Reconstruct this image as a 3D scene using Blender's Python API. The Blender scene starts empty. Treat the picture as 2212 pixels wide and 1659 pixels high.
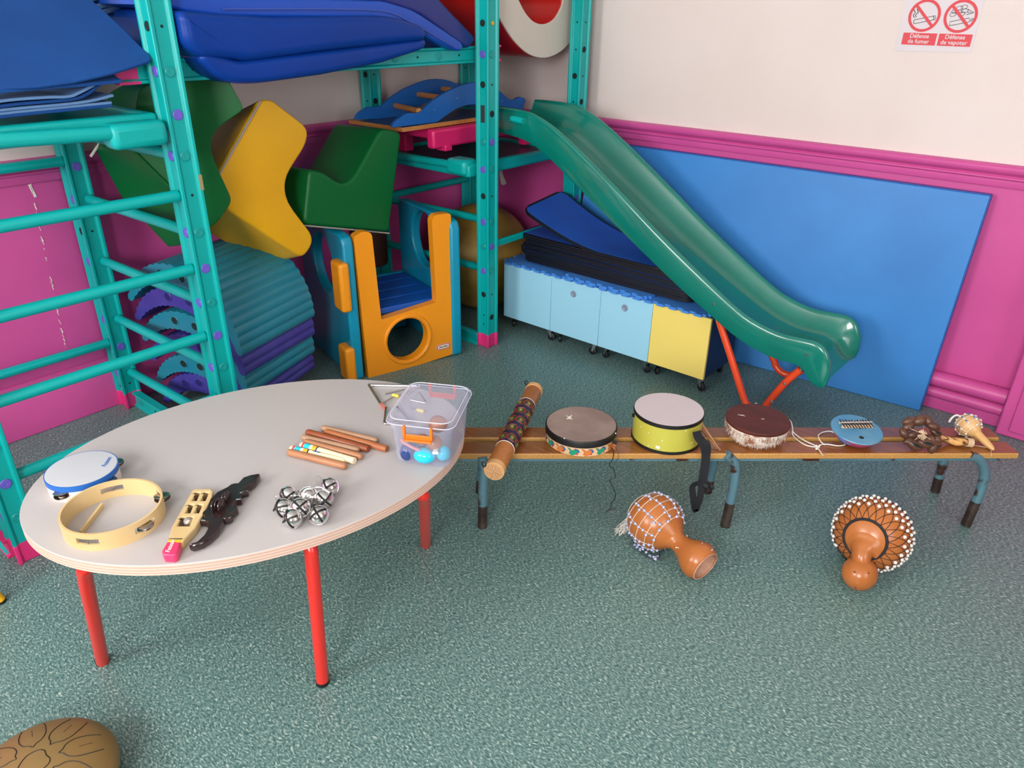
import bpy, bmesh, math, random
from mathutils import Vector as V, Matrix, Euler
random.seed(7)
PI = math.pi
sc = bpy.context.scene
col = sc.collection
# ---------------------------------------------------------------- camera
FPX, PITCH, ROLL, YAW, EYE = 1605.0, .4706, -.0152, 2.4525 - PI, 1.6
_cy, _sy = math.cos(YAW), math.sin(YAW)
_F = V((_sy*math.cos(PITCH), _cy*math.cos(PITCH), -math.sin(PITCH)))
_R = V((_cy, -_sy, 0)); _D = _F.cross(_R)
CR = _R*math.cos(ROLL) + _D*math.sin(ROLL)
CD = _D*math.cos(ROLL) - _R*math.sin(ROLL)
cam = bpy.data.cameras.new('camera'); camo = bpy.data.objects.new('camera', cam); col.objects.link(camo)
cam.sensor_width = 36; cam.lens = FPX/2212*36; cam.clip_start = .05
camo.matrix_world = Matrix(((CR.x, -CD.x, -_F.x, 0), (CR.y, -CD.y, -_F.y, 0), (CR.z, -CD.z, -_F.z, EYE), (0, 0, 0, 1)))
sc.camera = camo
# ---------------------------------------------------------------- world, light, exposure
XL, YR, XE, YB, ZC = -3.2, 3.557, 2.4, -2.2, 2.9        # room: left wall, right wall, far right, behind, ceiling
w = bpy.data.worlds.new('world'); sc.world = w; w.use_nodes = True
w.node_tree.nodes['Background'].inputs[0].default_value = (.75, .85, 1, 1)
w.node_tree.nodes['Background'].inputs[1].default_value = .3
sc.view_settings.view_transform = 'Standard'; sc.view_settings.look = 'None'
sc.view_settings.gamma = 1; sc.view_settings.exposure = .34
def area(name, loc, target, sx, sy, power, color):
    l = bpy.data.lights.new(name, 'AREA'); l.shape = 'RECTANGLE'; l.size = sx; l.size_y = sy
    l.energy = power; l.color = color
    o = bpy.data.objects.new(name, l); col.objects.link(o); o.location = loc
    o.rotation_euler = (V(target) - V(loc)).to_track_quat('-Z', 'Y').to_euler()
    return o
WIN = [(-1.9, 1.3), (.6, 1.3)]                           # two windows in the wall behind the camera
for i, (wx, ww) in enumerate(WIN):
    area('window_fill_light', (wx, YB+.03, 1.75), (wx, YB+2, 1.55), 1.25, 1.5, (85, 128)[i], (1, .97, .95))
area('window_fill_light', (XE-.03, .6, 1.75), (0, .6, 1.4), 1.3, 1.5, 15, (1, .93, .90))  # added side fill, brightens the left wall and mat sides; no known window

# ---------------------------------------------------------------- pixel -> place
def ray(px, py): return CR*((px-1106)/FPX) + CD*((py-829.5)/FPX) + _F
def G(px, py, z=0.): d = ray(px, py); return d*((z-EYE)/d.z) + V((0, 0, EYE))
def PX(px, py, x): d = ray(px, py); return d*(x/d.x) + V((0, 0, EYE))
def PY(px, py, y): d = ray(px, py); return d*(y/d.y) + V((0, 0, EYE))
def PP(px, py, p0, n):
    d = ray(px, py); c = V((0, 0, EYE)); return c + d*((V(p0)-c).dot(V(n))/d.dot(V(n)))

# ---------------------------------------------------------------- materials
def lin(c):
    if isinstance(c, str): c = tuple(int(c[i:i+2], 16)/255 for i in (0, 2, 4))
    return tuple(((v+.055)/1.055)**2.4 if v > .04045 else v/12.92 for v in c) + (1,)
def mat(name, c, rough=.5, metal=0., c2=None, ns=8., bump=0., bs=60., stretch=None, coat=0., fac=(.35, .65), spec=.5, detail=4):
    m = bpy.data.materials.new(name); m.use_nodes = True; nt = m.node_tree; N = nt.nodes; L = nt.links
    b = N['Principled BSDF']; b.inputs['Roughness'].default_value = rough; b.inputs['Metallic'].default_value = metal
    b.inputs['Base Color'].default_value = lin(c); b.inputs['Coat Weight'].default_value = coat
    b.inputs['Specular IOR Level'].default_value = spec; b.inputs['Coat Roughness'].default_value = .08
    tc = N.new('ShaderNodeTexCoord'); mp = N.new('ShaderNodeMapping'); L.new(tc.outputs['Object'], mp.inputs[0])
    if stretch: mp.inputs['Scale'].default_value = stretch
    if c2:
        n = N.new('ShaderNodeTexNoise'); n.inputs['Scale'].default_value = ns; n.inputs['Detail'].default_value = detail
        L.new(mp.outputs[0], n.inputs['Vector']); r = N.new('ShaderNodeValToRGB'); L.new(n.outputs[0], r.inputs[0])
        r.color_ramp.elements[0].position = fac[0]; r.color_ramp.elements[1].position = fac[1]
        r.color_ramp.elements[0].color = lin(c); r.color_ramp.elements[1].color = lin(c2)
        L.new(r.outputs[0], b.inputs['Base Color'])
    if bump:
        n = N.new('ShaderNodeTexNoise'); n.inputs['Scale'].default_value = bs; n.inputs['Detail'].default_value = 3
        L.new(mp.outputs[0], n.inputs['Vector']); bp = N.new('ShaderNodeBump'); bp.inputs['Strength'].default_value = bump
        bp.inputs['Distance'].default_value = .002; L.new(n.outputs[0], bp.inputs['Height']); L.new(bp.outputs[0], b.inputs['Normal'])
    return m
def floor_mat():
    m = bpy.data.materials.new('linoleum'); m.use_nodes = True; nt = m.node_tree; N = nt.nodes; L = nt.links
    b = N['Principled BSDF']; b.inputs['Roughness'].default_value = .34; b.inputs['Specular IOR Level'].default_value = .45
    tc = N.new('ShaderNodeTexCoord')
    n0 = N.new('ShaderNodeTexNoise'); n0.inputs['Scale'].default_value = 28; n0.inputs['Detail'].default_value = 2
    L.new(tc.outputs['Object'], n0.inputs[0])
    mix = N.new('ShaderNodeMix'); mix.data_type = 'VECTOR'; mix.inputs[0].default_value = .022
    L.new(tc.outputs['Object'], mix.inputs[4]); L.new(n0.outputs['Color'], mix.inputs[5])
    last = None
    for k, (rot, st) in enumerate([(.4, (100, 250, 1)), (1.5, (110, 270, 1)), (2.5, (105, 240, 1))]):
        mp = N.new('ShaderNodeMapping'); mp.inputs['Rotation'].default_value = (0, 0, rot); mp.inputs['Scale'].default_value = st
        mp.inputs['Location'].default_value = (k*3.1, k*5.7, 0)
        L.new(mix.outputs[1], mp.inputs[0])
        v = N.new('ShaderNodeTexNoise'); v.inputs['Scale'].default_value = 1.; v.inputs['Detail'].default_value = 1
        L.new(mp.outputs[0], v.inputs[0])
        if last is None: last = v.outputs[0]
        else:
            a = N.new('ShaderNodeMath'); a.operation = 'ADD'; L.new(last, a.inputs[0]); L.new(v.outputs[0], a.inputs[1]); last = a.outputs[0]
    mr = N.new('ShaderNodeMath'); mr.operation = 'MULTIPLY'; mr.inputs[1].default_value = 1/3; L.new(last, mr.inputs[0])
    r = N.new('ShaderNodeValToRGB'); L.new(mr.outputs[0], r.inputs[0]); e = r.color_ramp.elements
    e[0].position = .39; e[0].color = lin('3a5a5b'); e[1].position = .635; e[1].color = lin('aabdb5')
    x = e.new(.47); x.color = lin('527270'); x = e.new(.545); x.color = lin('6e8d88')
    L.new(r.outputs[0], b.inputs['Base Color'])
    return m
TEAL = mat('teal_plastic', '04aaa8', .34, spec=.4, bump=.08, bs=900)
TEALD = mat('teal_plug_plastic', '059a98', .4)
PURP = mat('purple_plastic', '6a5cc8', .4)
PINKF = mat('pink_foot_plastic', 'e0307c', .4)
HOLE = mat('hole_dark', '06201f', .8)
MAGENTA = mat('magenta_paint', 'd0539c', .4, c2='ca4e97', ns=3, bump=.25, bs=25)
CREAM = mat('cream_paint', 'e4d8d5', .6, c2='dfd2cd', ns=2, bump=.1, bs=40)
WHITEP = mat('white_paint', 'eeeae6', .6)
LINO = floor_mat()
TANW = mat('bounce_cut_tan', 'a89c92', .7)  # unseen walls, toned down to cut bounce onto the left wall
SLIDE = mat('slide_green_plastic', '03796b', .2, coat=.6, c2='037265', ns=5, bump=.03, bs=12)
ORT = mat('orange_red_tube', 'e24a22', .3, coat=.3)
CHROME = mat('chrome', 'd8d8d8', .12, metal=1)
STEEL = mat('steel', 'a8a8a6', .3, metal=1)
BMAT = mat('blue_wall_mat', '3586d2', .45, c2='307dc8', ns=3, bump=.15, bs=14)
BEDGE = mat('blue_mat_edge', '3d57ad', .5)
LBLUE = mat('light_blue_laminate', '9cd6f0', .4)
YELLAM = mat('yellow_laminate', 'efd974', .4)
GREYK = mat('grey_ring', '8593a8', .4)
RUBB = mat('black_rubber', '151518', .5)
TILE = mat('blue_foam_tile', '3f86dc', .7, bump=.2, bs=300)
EXM = mat('blue_exercise_mat', '1c5cc6', .55, bump=.35, bs=700, c2='1a54ba', ns=6)
EXE = mat('black_mat_edge', '10131f', .45)
VINYL_B = mat('royal_blue_vinyl', '083a94', .36, bump=.15, bs=9, c2='07368a', ns=4, spec=.2)
VINYL_BB = mat('bright_blue_vinyl', '0e4cb8', .35, bump=.2, bs=14)
VINYL_I = mat('indigo_vinyl', '1e2c7c', .42, bump=.12, bs=14)
FOAMB = mat('blue_foam_sheet', '144a90', .75, bump=.3, bs=500, c2='134386', ns=5, spec=.25)
FOAML = mat('pale_blue_foam', '5f86b8', .75)
VG = mat('green_vinyl', '05642f', .38, bump=.1, bs=10, spec=.3)
VY = mat('yellow_vinyl', 'e8b013', .38, bump=.1, bs=10, c2='e3a80f', ns=4)
VR = mat('red_vinyl', 'c01712', .35, bump=.1, bs=10)
VW = mat('offwhite_vinyl', 'cfc8bd', .45)
PIPW = mat('worn_piping', 'a59c94', .6)
ARCT = mat('petrol_plastic', '1a7c96', .35, c2='237f94', ns=12, bump=.1, bs=40)
ARCP = mat('purple_arch_plastic', '3b348f', .38, c2='443f96', ns=12, bump=.1, bs=40)
CUT = mat('turquoise_playcube', '0a93b8', .3, c2='0a8fb2', ns=5)
CUO = mat('orange_playcube', 'f39a1c', .33)
CUB = mat('blue_playcube', '1256b8', .35)
BROWN = mat('dark_brown_foam', '4a2a20', .6)
MUST = mat('mustard_ball', 'b8923e', .5, c2='8a6a2e', ns=5, bump=.1)
ROCK = mat('blue_painted_wood', '1864b8', .4)
WOODL = mat('light_wood', 'c98a4c', .45, c2='b9773c', ns=6, stretch=(1, 12, 12))
PINKP = mat('pink_plastic', 'e0246e', .3)
DECK = mat('dark_deck', '3c3a4c', .3)
TTOP = mat('table_laminate', 'b6b2b2', .4, bump=.05, bs=400)
PLY = mat('plywood_edge', 'd8bdae', .5)
PLYD = mat('plywood_edge_dark', 'c4a294', .6)
REDP = mat('red_tube_paint', 'd42a22', .3, coat=.3)
YELP = mat('yellow_tube_paint', 'f0b414', .35)
BENCH = mat('varnished_bench_wood', '7c4a24', .25, c2='935a2a', ns=5, stretch=(2, 40, 40), coat=.4)
BENCHE = mat('worn_bench_edge', 'c99a5a', .5, c2='a87838', ns=8, stretch=(4, 60, 60))
BMET = mat('worn_blue_metal', '628a99', .28, metal=.35, c2='4a2f26', ns=14, fac=(.56, .62))
BMETB = mat('worn_bare_metal', '4a3c38', .35, metal=.7, c2='6a5a54', ns=20)
W1 = mat('clave_wood_light', 'ae7a56', .4, c2='9c6846', ns=10, stretch=(1, 1, 1))
W2 = mat('clave_wood_red', '8e4a2a', .35, c2='7a3a1f', ns=12)
W3 = mat('clave_wood_pale', 'a88468', .45, c2='9a755a', ns=10)
W4 = mat('pale_stick_wood', 'ead9b4', .4)
TAMB = mat('pale_birch', 'd6bd8c', .45, c2='cbae7a', ns=6)
TAMBW = mat('white_birch', 'efe2d6', .4)
BLUEB = mat('blue_band', '1a63b8', .45)
SKIN = mat('synthetic_drumhead', 'babfc6', .5)
JING = mat('jingle_metal', 'b5aca4', .25, metal=1)
EBON = mat('dark_lacquered_wood', '2a1a1a', .22, coat=.4)
PINKH = mat('pink_handle_paint', 'e63a6c', .3, coat=.3)
YELH = mat('yellow_stripe', 'f0b020', .4)
BLK = mat('black_paint', '141416', .45)
CYAN = mat('cyan_plastic', '20c4e8', .2)
NAVY = mat('navy_plastic', '2a3f7a', .25)
EGGW = mat('turned_wood', 'a8683c', .35, c2='945530', ns=10, stretch=(1, 1, 6))
PROPE = mat('pink_cord', 'd88c94', .8)
WCORD = mat('white_cord', 'e6e2da', .8)
NATC = mat('natural_twine', 'cdb294', .85)
SILC = mat('silver_cord', 'c8c8cc', .35, metal=.7)
ORCL = mat('orange_clip', 'f5741c', .35)
SALM = mat('orange_red_plastic', 'ee5a3a', .4)
YELB = mat('pale_yellow_wood', 'e2cf5c', .45)
BAMB = mat('bamboo', 'b0713c', .4, c2='a3642f', ns=8, stretch=(20, 20, 1))
BAMT = mat('woven_end', 'd9a86f', .5)
RSP = mat('painted_band', '1c1c3c', .5)
RSR = mat('painted_red', '8f3a34', .5)
RSG = mat('painted_green', '2c5a2a', .5)
RSY = mat('painted_yellow', 'b08a3a', .5)
HIDE = mat('brown_hide', '9c8880', .5, c2='86726a', ns=9, bump=.15, bs=60)
PATT = mat('cream_drum_side', 'e9bf94', .45)
PO = mat('pattern_orange', 'dd7c3a', .5); PG = mat('pattern_green', '1a9a78', .5); PB = mat('pattern_blue', '2f66b0', .5); PR = mat('pattern_red', 'c8343e', .5)
LIME = mat('lime_drum_side', 'bcb84a', .3, coat=.2)
DHEAD = mat('grey_drumhead', 'cbc0c4', .55, bump=.1, bs=40)
CHIP = mat('white_chip', 'ece6da', .5)
STRAP = mat('black_webbing', '14171e', .7)
FURB = mat('brown_fur', '5a2118', .6, c2='4a1a12', ns=10, bump=.3, bs=200, stretch=(1, 4, 1))
FURW = mat('white_fur', 'e6dcd2', .8, c2='a06a4c', ns=26, fac=(.5, .62), bump=.6, bs=200)
KAL = mat('blue_thumb_piano', '3f86b2', .35, c2='5d97b4', ns=14)
KALB = mat('thumb_piano_bowl', '6a80c8', .4, c2='b04868', ns=14, fac=(.5, .54))
POD = mat('brown_seed_pod', '4c3026', .35, c2='62402f', ns=18, bump=.3, bs=60)
OLIVE = mat('olive_wood', 'd9a564', .4, c2='4a2614', ns=7, stretch=(2, 14, 14), fac=(.48, .62))
GOURD = mat('orange_gourd', 'b56d38', .26, c2='a8622e', ns=7, bump=.05)
GOURDP = mat('pale_gourd', 'dcb27c', .35, c2='d0a468', ns=8)
GIN = mat('gourd_inside', 'c8a08a', .85, c2='a87860', ns=20, bump=.4)
BEADB = mat('blue_striped_bead', '6a84c0', .3, c2='d8dcea', ns=180)
BEADW = mat('white_bead', 'e6e2dc', .3)
BRONZE = mat('bronze_metal', '8a7044', .42, metal=.35, c2='93784a', ns=5)
BRONZL = mat('bronze_groove', '1c140c', .5)
PAPER = mat('sign_paper', 'dad2d8', .6)
SRED = mat('sign_red', 'd9454f', .6)
SBLK = mat('sign_black', '3a3638', .6)
PGLASS = bpy.data.materials.new('clear_box_plastic'); PGLASS.use_nodes = True
def _pg(m):
    nt = m.node_tree; N = nt.nodes; L = nt.links; b = N['Principled BSDF']
    b.inputs['Base Color'].default_value = lin('d8dcf0'); b.inputs['Roughness'].default_value = .18
    t = N.new('ShaderNodeBsdfTransparent'); t.inputs[0].default_value = (.965, .965, .985, 1)
    lw = N.new('ShaderNodeLayerWeight'); lw.inputs[0].default_value = .25
    mr = N.new('ShaderNodeMapRange'); mr.inputs[3].default_value = .012; mr.inputs[4].default_value = .6
    L.new(lw.outputs['Facing'], mr.inputs[0])
    mx = N.new('ShaderNodeMixShader'); L.new(mr.outputs[0], mx.inputs[0]); L.new(t.outputs[0], mx.inputs[1]); L.new(b.outputs[0], mx.inputs[2])
    L.new(mx.outputs[0], N['Material Output'].inputs[0])
_pg(PGLASS)
WINM = bpy.data.materials.new('daylight_pane'); WINM.use_nodes = True
_b = WINM.node_tree.nodes['Principled BSDF']; _b.inputs['Emission Color'].default_value = (1, .98, .97, 1); _b.inputs['Emission Strength'].default_value = 2.5
_b.inputs['Base Color'].default_value = (.8, .8, .8, 1)

# ---------------------------------------------------------------- mesh building
def frame(d):
    d = V(d).normalized(); a = V((0, 0, 1)) if abs(d.z) < .9 else V((1, 0, 0))
    u = a.cross(d).normalized(); return u, d.cross(u).normalized(), d
def smooth_path(pts, n=6, closed=False):
    P = [V(p) for p in pts]; out = []; L = len(P)
    rng = range(L if closed else L-1)
    for i in rng:
        if closed: a, b, c, d = P[(i-1) % L], P[i], P[(i+1) % L], P[(i+2) % L]
        else: a, b, c, d = P[max(i-1, 0)], P[i], P[i+1], P[min(i+2, L-1)]
        for k in range(n):
            t = k/n
            out.append(.5*((2*b) + (c-a)*t + (2*a-5*b+4*c-d)*t*t + (3*b-a-3*c+d)*t**3))
    if not closed: out.append(P[-1])
    return out
class MB:
    def __init__(s): s.bm = bmesh.new()
    def ring(s, pts): return [s.bm.verts.new(p) for p in pts]
    def face(s, vs):
        try: return s.bm.faces.new(vs)
        except ValueError: return None
    def loft(s, rings, cap=True, closed=True, loop=False):
        R = [s.ring(r) for r in rings]; n = len(R[0])
        m = len(R) if loop else len(R)-1
        for i in range(m):
            A, B = R[i], R[(i+1) % len(R)]
            for j in range(n if closed else n-1):
                s.face([A[j], A[(j+1) % n], B[(j+1) % n], B[j]])
        if cap and not loop and closed: s.face(R[0][::-1]); s.face(R[-1])
        return s
    def box(s, c, size, rot=None):
        c = V(c); h = [x/2 for x in size]; M = (rot if isinstance(rot, Matrix) else Euler(rot).to_matrix()) if rot is not None else Matrix.Identity(3)
        P = [c + M @ V((a*h[0], b*h[1], d*h[2])) for d in (-1, 1) for a, b in ((-1, -1), (1, -1), (1, 1), (-1, 1))]
        return s.loft([P[:4], P[4:]])
    def bb(s, x0, x1, y0, y1, z0, z1): return s.box(((x0+x1)/2, (y0+y1)/2, (z0+z1)/2), (abs(x1-x0), abs(y1-y0), abs(z1-z0)))
    def prism(s, poly, vec):
        vec = V(vec); return s.loft([[V(p) for p in poly], [V(p)+vec for p in poly]])
    def tube(s, pts, r, seg=10, closed=False, flat=None):
        P = [V(p) for p in pts]; n = len(P); rings = []; pu = None
        for i, p in enumerate(P):
            if closed: d = P[(i+1) % n]-P[i-1]
            else: d = P[min(i+1, n-1)]-P[max(i-1, 0)]
            if d.length < 1e-9: d = V((0, 0, 1))
            d.normalize()
            if pu is None: u, v, _ = frame(d)
            else:
                u = pu - d*pu.dot(d)
                u = u.normalized() if u.length > 1e-6 else frame(d)[0]
                v = d.cross(u)
            pu = u; rr = r[i] if isinstance(r, (list, tuple)) else r
            fl = flat or 1
            rings.append([p + u*math.cos(2*PI*k/seg)*rr + v*math.sin(2*PI*k/seg)*rr*fl for k in range(seg)])
        return s.loft(rings, loop=closed)
    def cyl(s, a, b, r, r2=None, seg=20): return s.tube([a, b], [r, r if r2 is None else r2], seg)
    def lathe(s, prof, o, d=(0, 0, 1), seg=40, u0=None):      # prof: (radius, height); closed at both ends when radius is 0
        u, v, d = frame(d); o = V(o)
        if u0 is not None: u = (V(u0) - d*V(u0).dot(d)).normalized(); v = d.cross(u)
        rings = []
        for r, t in prof:
            rings.append([o + d*t + (u*math.cos(2*PI*k/seg) + v*math.sin(2*PI*k/seg))*max(r, 1e-5) for k in range(seg)])
        s.loft(rings); return s
    def sph(s, c, r, seg=20, sc_=(1, 1, 1), rot=None):
        M = Euler(rot).to_matrix() if rot else Matrix.Identity(3); c = V(c); rings = []
        nr = max(6, seg//2)
        for i in range(nr+1):
            a = PI*i/nr; rr = max(math.sin(a), 1e-4); z = -math.cos(a)
            rings.append([c + M @ V((rr*math.cos(2*PI*k/seg)*r*sc_[0], rr*math.sin(2*PI*k/seg)*r*sc_[1], z*r*sc_[2])) for k in range(seg)])
        return s.loft(rings)
    def tor(s, c, R, r, d=(0, 0, 1), seg=48, ss=8):
        u, v, d = frame(d); c = V(c)
        return s.tube([c + (u*math.cos(2*PI*k/seg)+v*math.sin(2*PI*k/seg))*R for k in range(seg)], r, ss, closed=True)
Wm = {}
def O(name, mb, material, parent=None, bevel=0, bseg=2, smooth=True, ang=38, sub=0, flat_bevel=False):
    me = bpy.data.meshes.new(name); bm = mb.bm
    bmesh.ops.remove_doubles(bm, verts=bm.verts, dist=1e-6)
    bmesh.ops.recalc_face_normals(bm, faces=bm.faces)
    M = Wm.get(parent.name) if parent else None
    if M is not None: bm.transform(M.inverted())
    bm.to_mesh(me); bm.free()
    me.materials.append(material)
    if smooth:
        me.shade_smooth(); me.set_sharp_from_angle(angle=math.radians(ang))
    o = bpy.data.objects.new(name, me); col.objects.link(o)
    if parent: o.parent = parent; Wm[o.name] = Wm[parent.name]
    else: Wm[o.name] = Matrix.Identity(4)
    if bevel:
        b = o.modifiers.new('bevel', 'BEVEL'); b.width = bevel; b.segments = bseg; b.limit_method = 'ANGLE'; b.angle_limit = math.radians(35)
    if sub:
        b = o.modifiers.new('sub', 'SUBSURF'); b.levels = sub; b.render_levels = sub
    return o
def tag(o, label=None, cat=None, group=None, kind=None):
    for k, v in (('label', label), ('category', cat), ('group', group), ('kind', kind)):
        if v: o[k] = v
    return o
def T(name, label, cat, loc=(0, 0, 0), rot=None, group=None):
    o = bpy.data.objects.new(name, None); col.objects.link(o); o.empty_display_size = .05
    M = Matrix.Translation(V(loc))
    if rot is not None: M = M @ (rot.to_4x4() if isinstance(rot, Matrix) else Euler(rot).to_matrix().to_4x4())
    o.matrix_world = M; Wm[o.name] = M
    return tag(o, label, cat, group)
def lab(o, s): o['label'] = s; return o
def copy_tree(o, M=None, label=None):
    c = o.copy(); col.objects.link(c)
    if M is not None: c.matrix_world = M
    if label: c['label'] = label
    def rec(a, b):
        for ch in list(kids.get(a.name, ())):
            d = ch.copy(); col.objects.link(d); d.parent = b; rec(ch, d)
    kids = {}
    for x in bpy.data.objects:
        if x.parent and x.parent.name != c.name: kids.setdefault(x.parent.name, []).append(x)
    rec(o, c); return c
def one(name, mb, m, label, cat, group=None, **k): return tag(O(name, mb, m, **k), label, cat, group)
def S(name, mb, m, **k): return tag(O(name, mb, m, **k), kind='structure')
def text(body, size, origin, xdir, ydir, ext=.0004, align='CENTER', shear=0, bold=0):
    cu = bpy.data.curves.new('t', 'FONT'); cu.body = body; cu.size = size; cu.extrude = ext; cu.align_x = align; cu.align_y = 'CENTER'; cu.shear = shear
    cu.resolution_u = 3; cu.offset = bold; cu.space_line = .9
    o = bpy.data.objects.new('t', cu); col.objects.link(o); bpy.context.view_layer.update()
    me = bpy.data.meshes.new_from_object(o.evaluated_get(bpy.context.evaluated_depsgraph_get()))
    x = V(xdir).normalized(); y = V(ydir).normalized(); z = x.cross(y)
    mb = MB(); mb.bm.from_mesh(me)
    mb.bm.transform(Matrix(((x.x, y.x, z.x, origin[0]), (x.y, y.y, z.y, origin[1]), (x.z, y.z, z.z, origin[2]), (0, 0, 0, 1))))
    bpy.data.objects.remove(o); bpy.data.meshes.remove(me); bpy.data.curves.remove(cu)
    return mb

#@@ROOM
ZR = 1.072                                                # top of the dado rail
S('floor', MB().bb(XL-.1, XE+.1, YB-.1, YR+.1, -.05, 0), LINO, smooth=False)
S('ceiling', MB().bb(XL-.1, XE+.1, YB-.1, YR+.1, ZC, ZC+.05), WHITEP, smooth=False)
wl = S('wall_left', MB().bb(XL-.1, XL, YB, YR+.1, 0, ZR-.03), MAGENTA, smooth=False)
O('upper_wall', MB().bb(XL-.1, XL+.001, YB, YR, ZR-.03, ZC), CREAM, wl, smooth=False)
wr = S('wall_right', MB().bb(XL, XE, YR, YR+.1, 0, ZR-.03), MAGENTA, smooth=False)
O('upper_wall', MB().bb(XL, XE, YR-.001, YR+.1, ZR-.03, ZC), CREAM, wr, smooth=False)
def rail_prof(): return [(0, 0), (.012, 0), (.014, .004), (.014, .030), (.020, .034), (.020, .040), (.012, .046), (.030, .058), (.034, .066), (.034, .078), (.026, .086), (0, .09)]
S('trim_1', MB().prism([V((XL+a, YB, ZR-.09+b)) for a, b in rail_prof()], (0, YR-YB, 0)), MAGENTA, bevel=.002)
S('trim_2', MB().prism([V((XL, YR-a, ZR-.09+b)) for a, b in rail_prof()], (XE-XL, 0, 0)), MAGENTA, bevel=.002)
bp_ = [(0, 0), (.022, 0), (.022, .155), (.016, .165), (.016, .172), (.024, .178), (.024, .196), (.012, .206), (.012, .22), (0, .228)]
S('baseboard_left', MB().prism([V((XL+a, YB, b)) for a, b in bp_], (0, YR-YB, 0)), MAGENTA, bevel=.003)
S('baseboard_right', MB().bb(XL, XE, YR-.055, YR, 0, .055), MAGENTA, bevel=.003)
S('wall_pier', MB().bb(-.155, .75, 3.437, YR, 0, .98), MAGENTA, bevel=.006)
S('trim_3', MB().bb(-.112, .72, 3.428, 3.44, .03, .95), MAGENTA, bevel=.004)
S('wall_back', MB().bb(XL, XE, YB-.1, YB, 0, ZC), TANW, smooth=False)
S('wall_far', MB().bb(XE, XE+.1, YB, YR, 0, ZC), TANW, smooth=False)
for i, (wx, ww) in enumerate(WIN):
    f = S('window_%d' % (i+1), MB().bb(wx-.7, wx-.64, YB, YB+.04, .9, 2.6).bb(wx+.64, wx+.7, YB, YB+.04, .9, 2.6).bb(wx-.7, wx+.7, YB, YB+.04, .9, .96).bb(wx-.7, wx+.7, YB, YB+.04, 2.54, 2.6).bb(wx-.02, wx+.02, YB, YB+.02, .9, 2.6), WHITEP)
    O('pane', MB().bb(wx-.64, wx+.64, YB-.002, YB+.004, .95, 2.55), WINM, f, smooth=False)
f = S('window_3', MB().bb(XE-.04, XE, -.1, -.04, .9, 2.6).bb(XE-.04, XE, 1.24, 1.3, .9, 2.6).bb(XE-.04, XE, -.1, 1.3, .9, .96).bb(XE-.04, XE, -.1, 1.3, 2.54, 2.6), WHITEP)  # unseen window made up to carry the side fill
O('pane', MB().bb(XE-.004, XE+.002, -.04, 1.24, .95, 2.55), WINM, f, smooth=False)
for zc, lb, r in ((.142, 'upper magenta painted heating pipe along the right wall above its twin', .034), (.078, 'lower magenta painted heating pipe just above the right wall skirting', .027)):
    one('heating_pipe', MB().cyl((-2.4, YR-.045, zc), (-.158, YR-.045, zc), r, seg=28), MAGENTA, lb, 'pipe', 'heating pipes')
# paint scratch line and chips on the left wall
sp = [PX(*q, XL+.001) for q in ((62, 378), (70, 415), (82, 470), (100, 560), (112, 610), (128, 690), (140, 740), (152, 790))]
mb = MB()
for i in range(46):
    t = random.random()*(len(sp)-1.001); a = sp[int(t)].lerp(sp[int(t)+1], t % 1)
    mb.box(a, (.002, random.uniform(.001, .003), random.uniform(.004, .022)), (.22, 0, 0))
mb.box(PX(70, 412, XL+.001), (.002, .009, .05), (.2, 0, 0))
O('scratch', mb, CHIP, wl)
mb = MB().prism([PX(*q, 0) if 0 else PY(*q, YR-.0015) for q in ((1080, 366), (1084, 366), (1086, 375), (1090, 386), (1094, 393), (1094, 397), (1088, 400), (1083, 398), (1081, 388), (1079, 375))], (0, -.002, 0))
one('paper_scrap', mb, CHIP, 'torn white scrap of paper stuck on the magenta wall behind the front post', 'paper')
#@@FRAME
fr = T('climbing_frame', 'large teal plastic climbing frame with rungs, beams and pink feet in the corner', 'climbing frame', (-2.8, 1.9, 0))
K0, KP = 1.408, .1244
PW = .038
XF, XB_ = -2.392, -3.142
def post(x, y, top=2.05, pink=True, items=()):
    w, d1, d2 = PW, .009, .021
    def side(): return [(-w, -w), (-d2-.006, -w), (-d2, -w+d1), (d2, -w+d1), (d2+.006, -w)]
    P = []
    for k in range(4):
        c, s_ = math.cos(k*PI/2), math.sin(k*PI/2)
        P += [(a*c-b*s_, a*s_+b*c) for a, b in side()]
    p = O('post', MB().prism([V((x+a, y+b, .07)) for a, b in P], (0, 0, top-.07)), TEAL, fr, bevel=.0025)
    if pink: O('foot', MB().prism([V((x+a*1.03, y+b*1.03, .0)) for a, b in P], (0, 0, .072)), PINKF, p, bevel=.0025)
    for k, fc, ty in items:
        z = K0 + k*KP; off = w-d1+.0005
        c = V((x, y-off, z)) if fc == 'y' else V((x+off, y, z)); n = V((0, -1, 0)) if fc == 'y' else V((1, 0, 0))
        if ty in 'PT':
            O('plug', MB().lathe([(0, 0), (.0165, 0), (.0165, .002), (.014, .004), (.004, .004), (.003, .0032), (0, .0032)], c, n, 24), PURP if ty == 'P' else TEALD, p)
        elif ty == 'H':
            O('hole', MB().lathe([(0, 0), (.0145, 0), (.0145, .0008), (0, .0008)], c, n, 24), HOLE, p)
        elif ty == 'd': O('hole', MB().lathe([(0, 0), (.0045, 0), (.0045, .0008), (0, .0008)], c, n, 12), HOLE, p)
        elif ty == 'Y': O('screw', MB().lathe([(0, 0), (.009, 0), (.008, .006), (0, .008)], c, n, 8), mat('yellow_screw', 'd8a820', .4), p)
        elif ty == 'C': O('clip', MB().box(c, (.024, .003, .075)), STEEL, p)
    return p
pa = ''
L_ = lambda s, f: [(k, f, t) for k, t in s]
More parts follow.
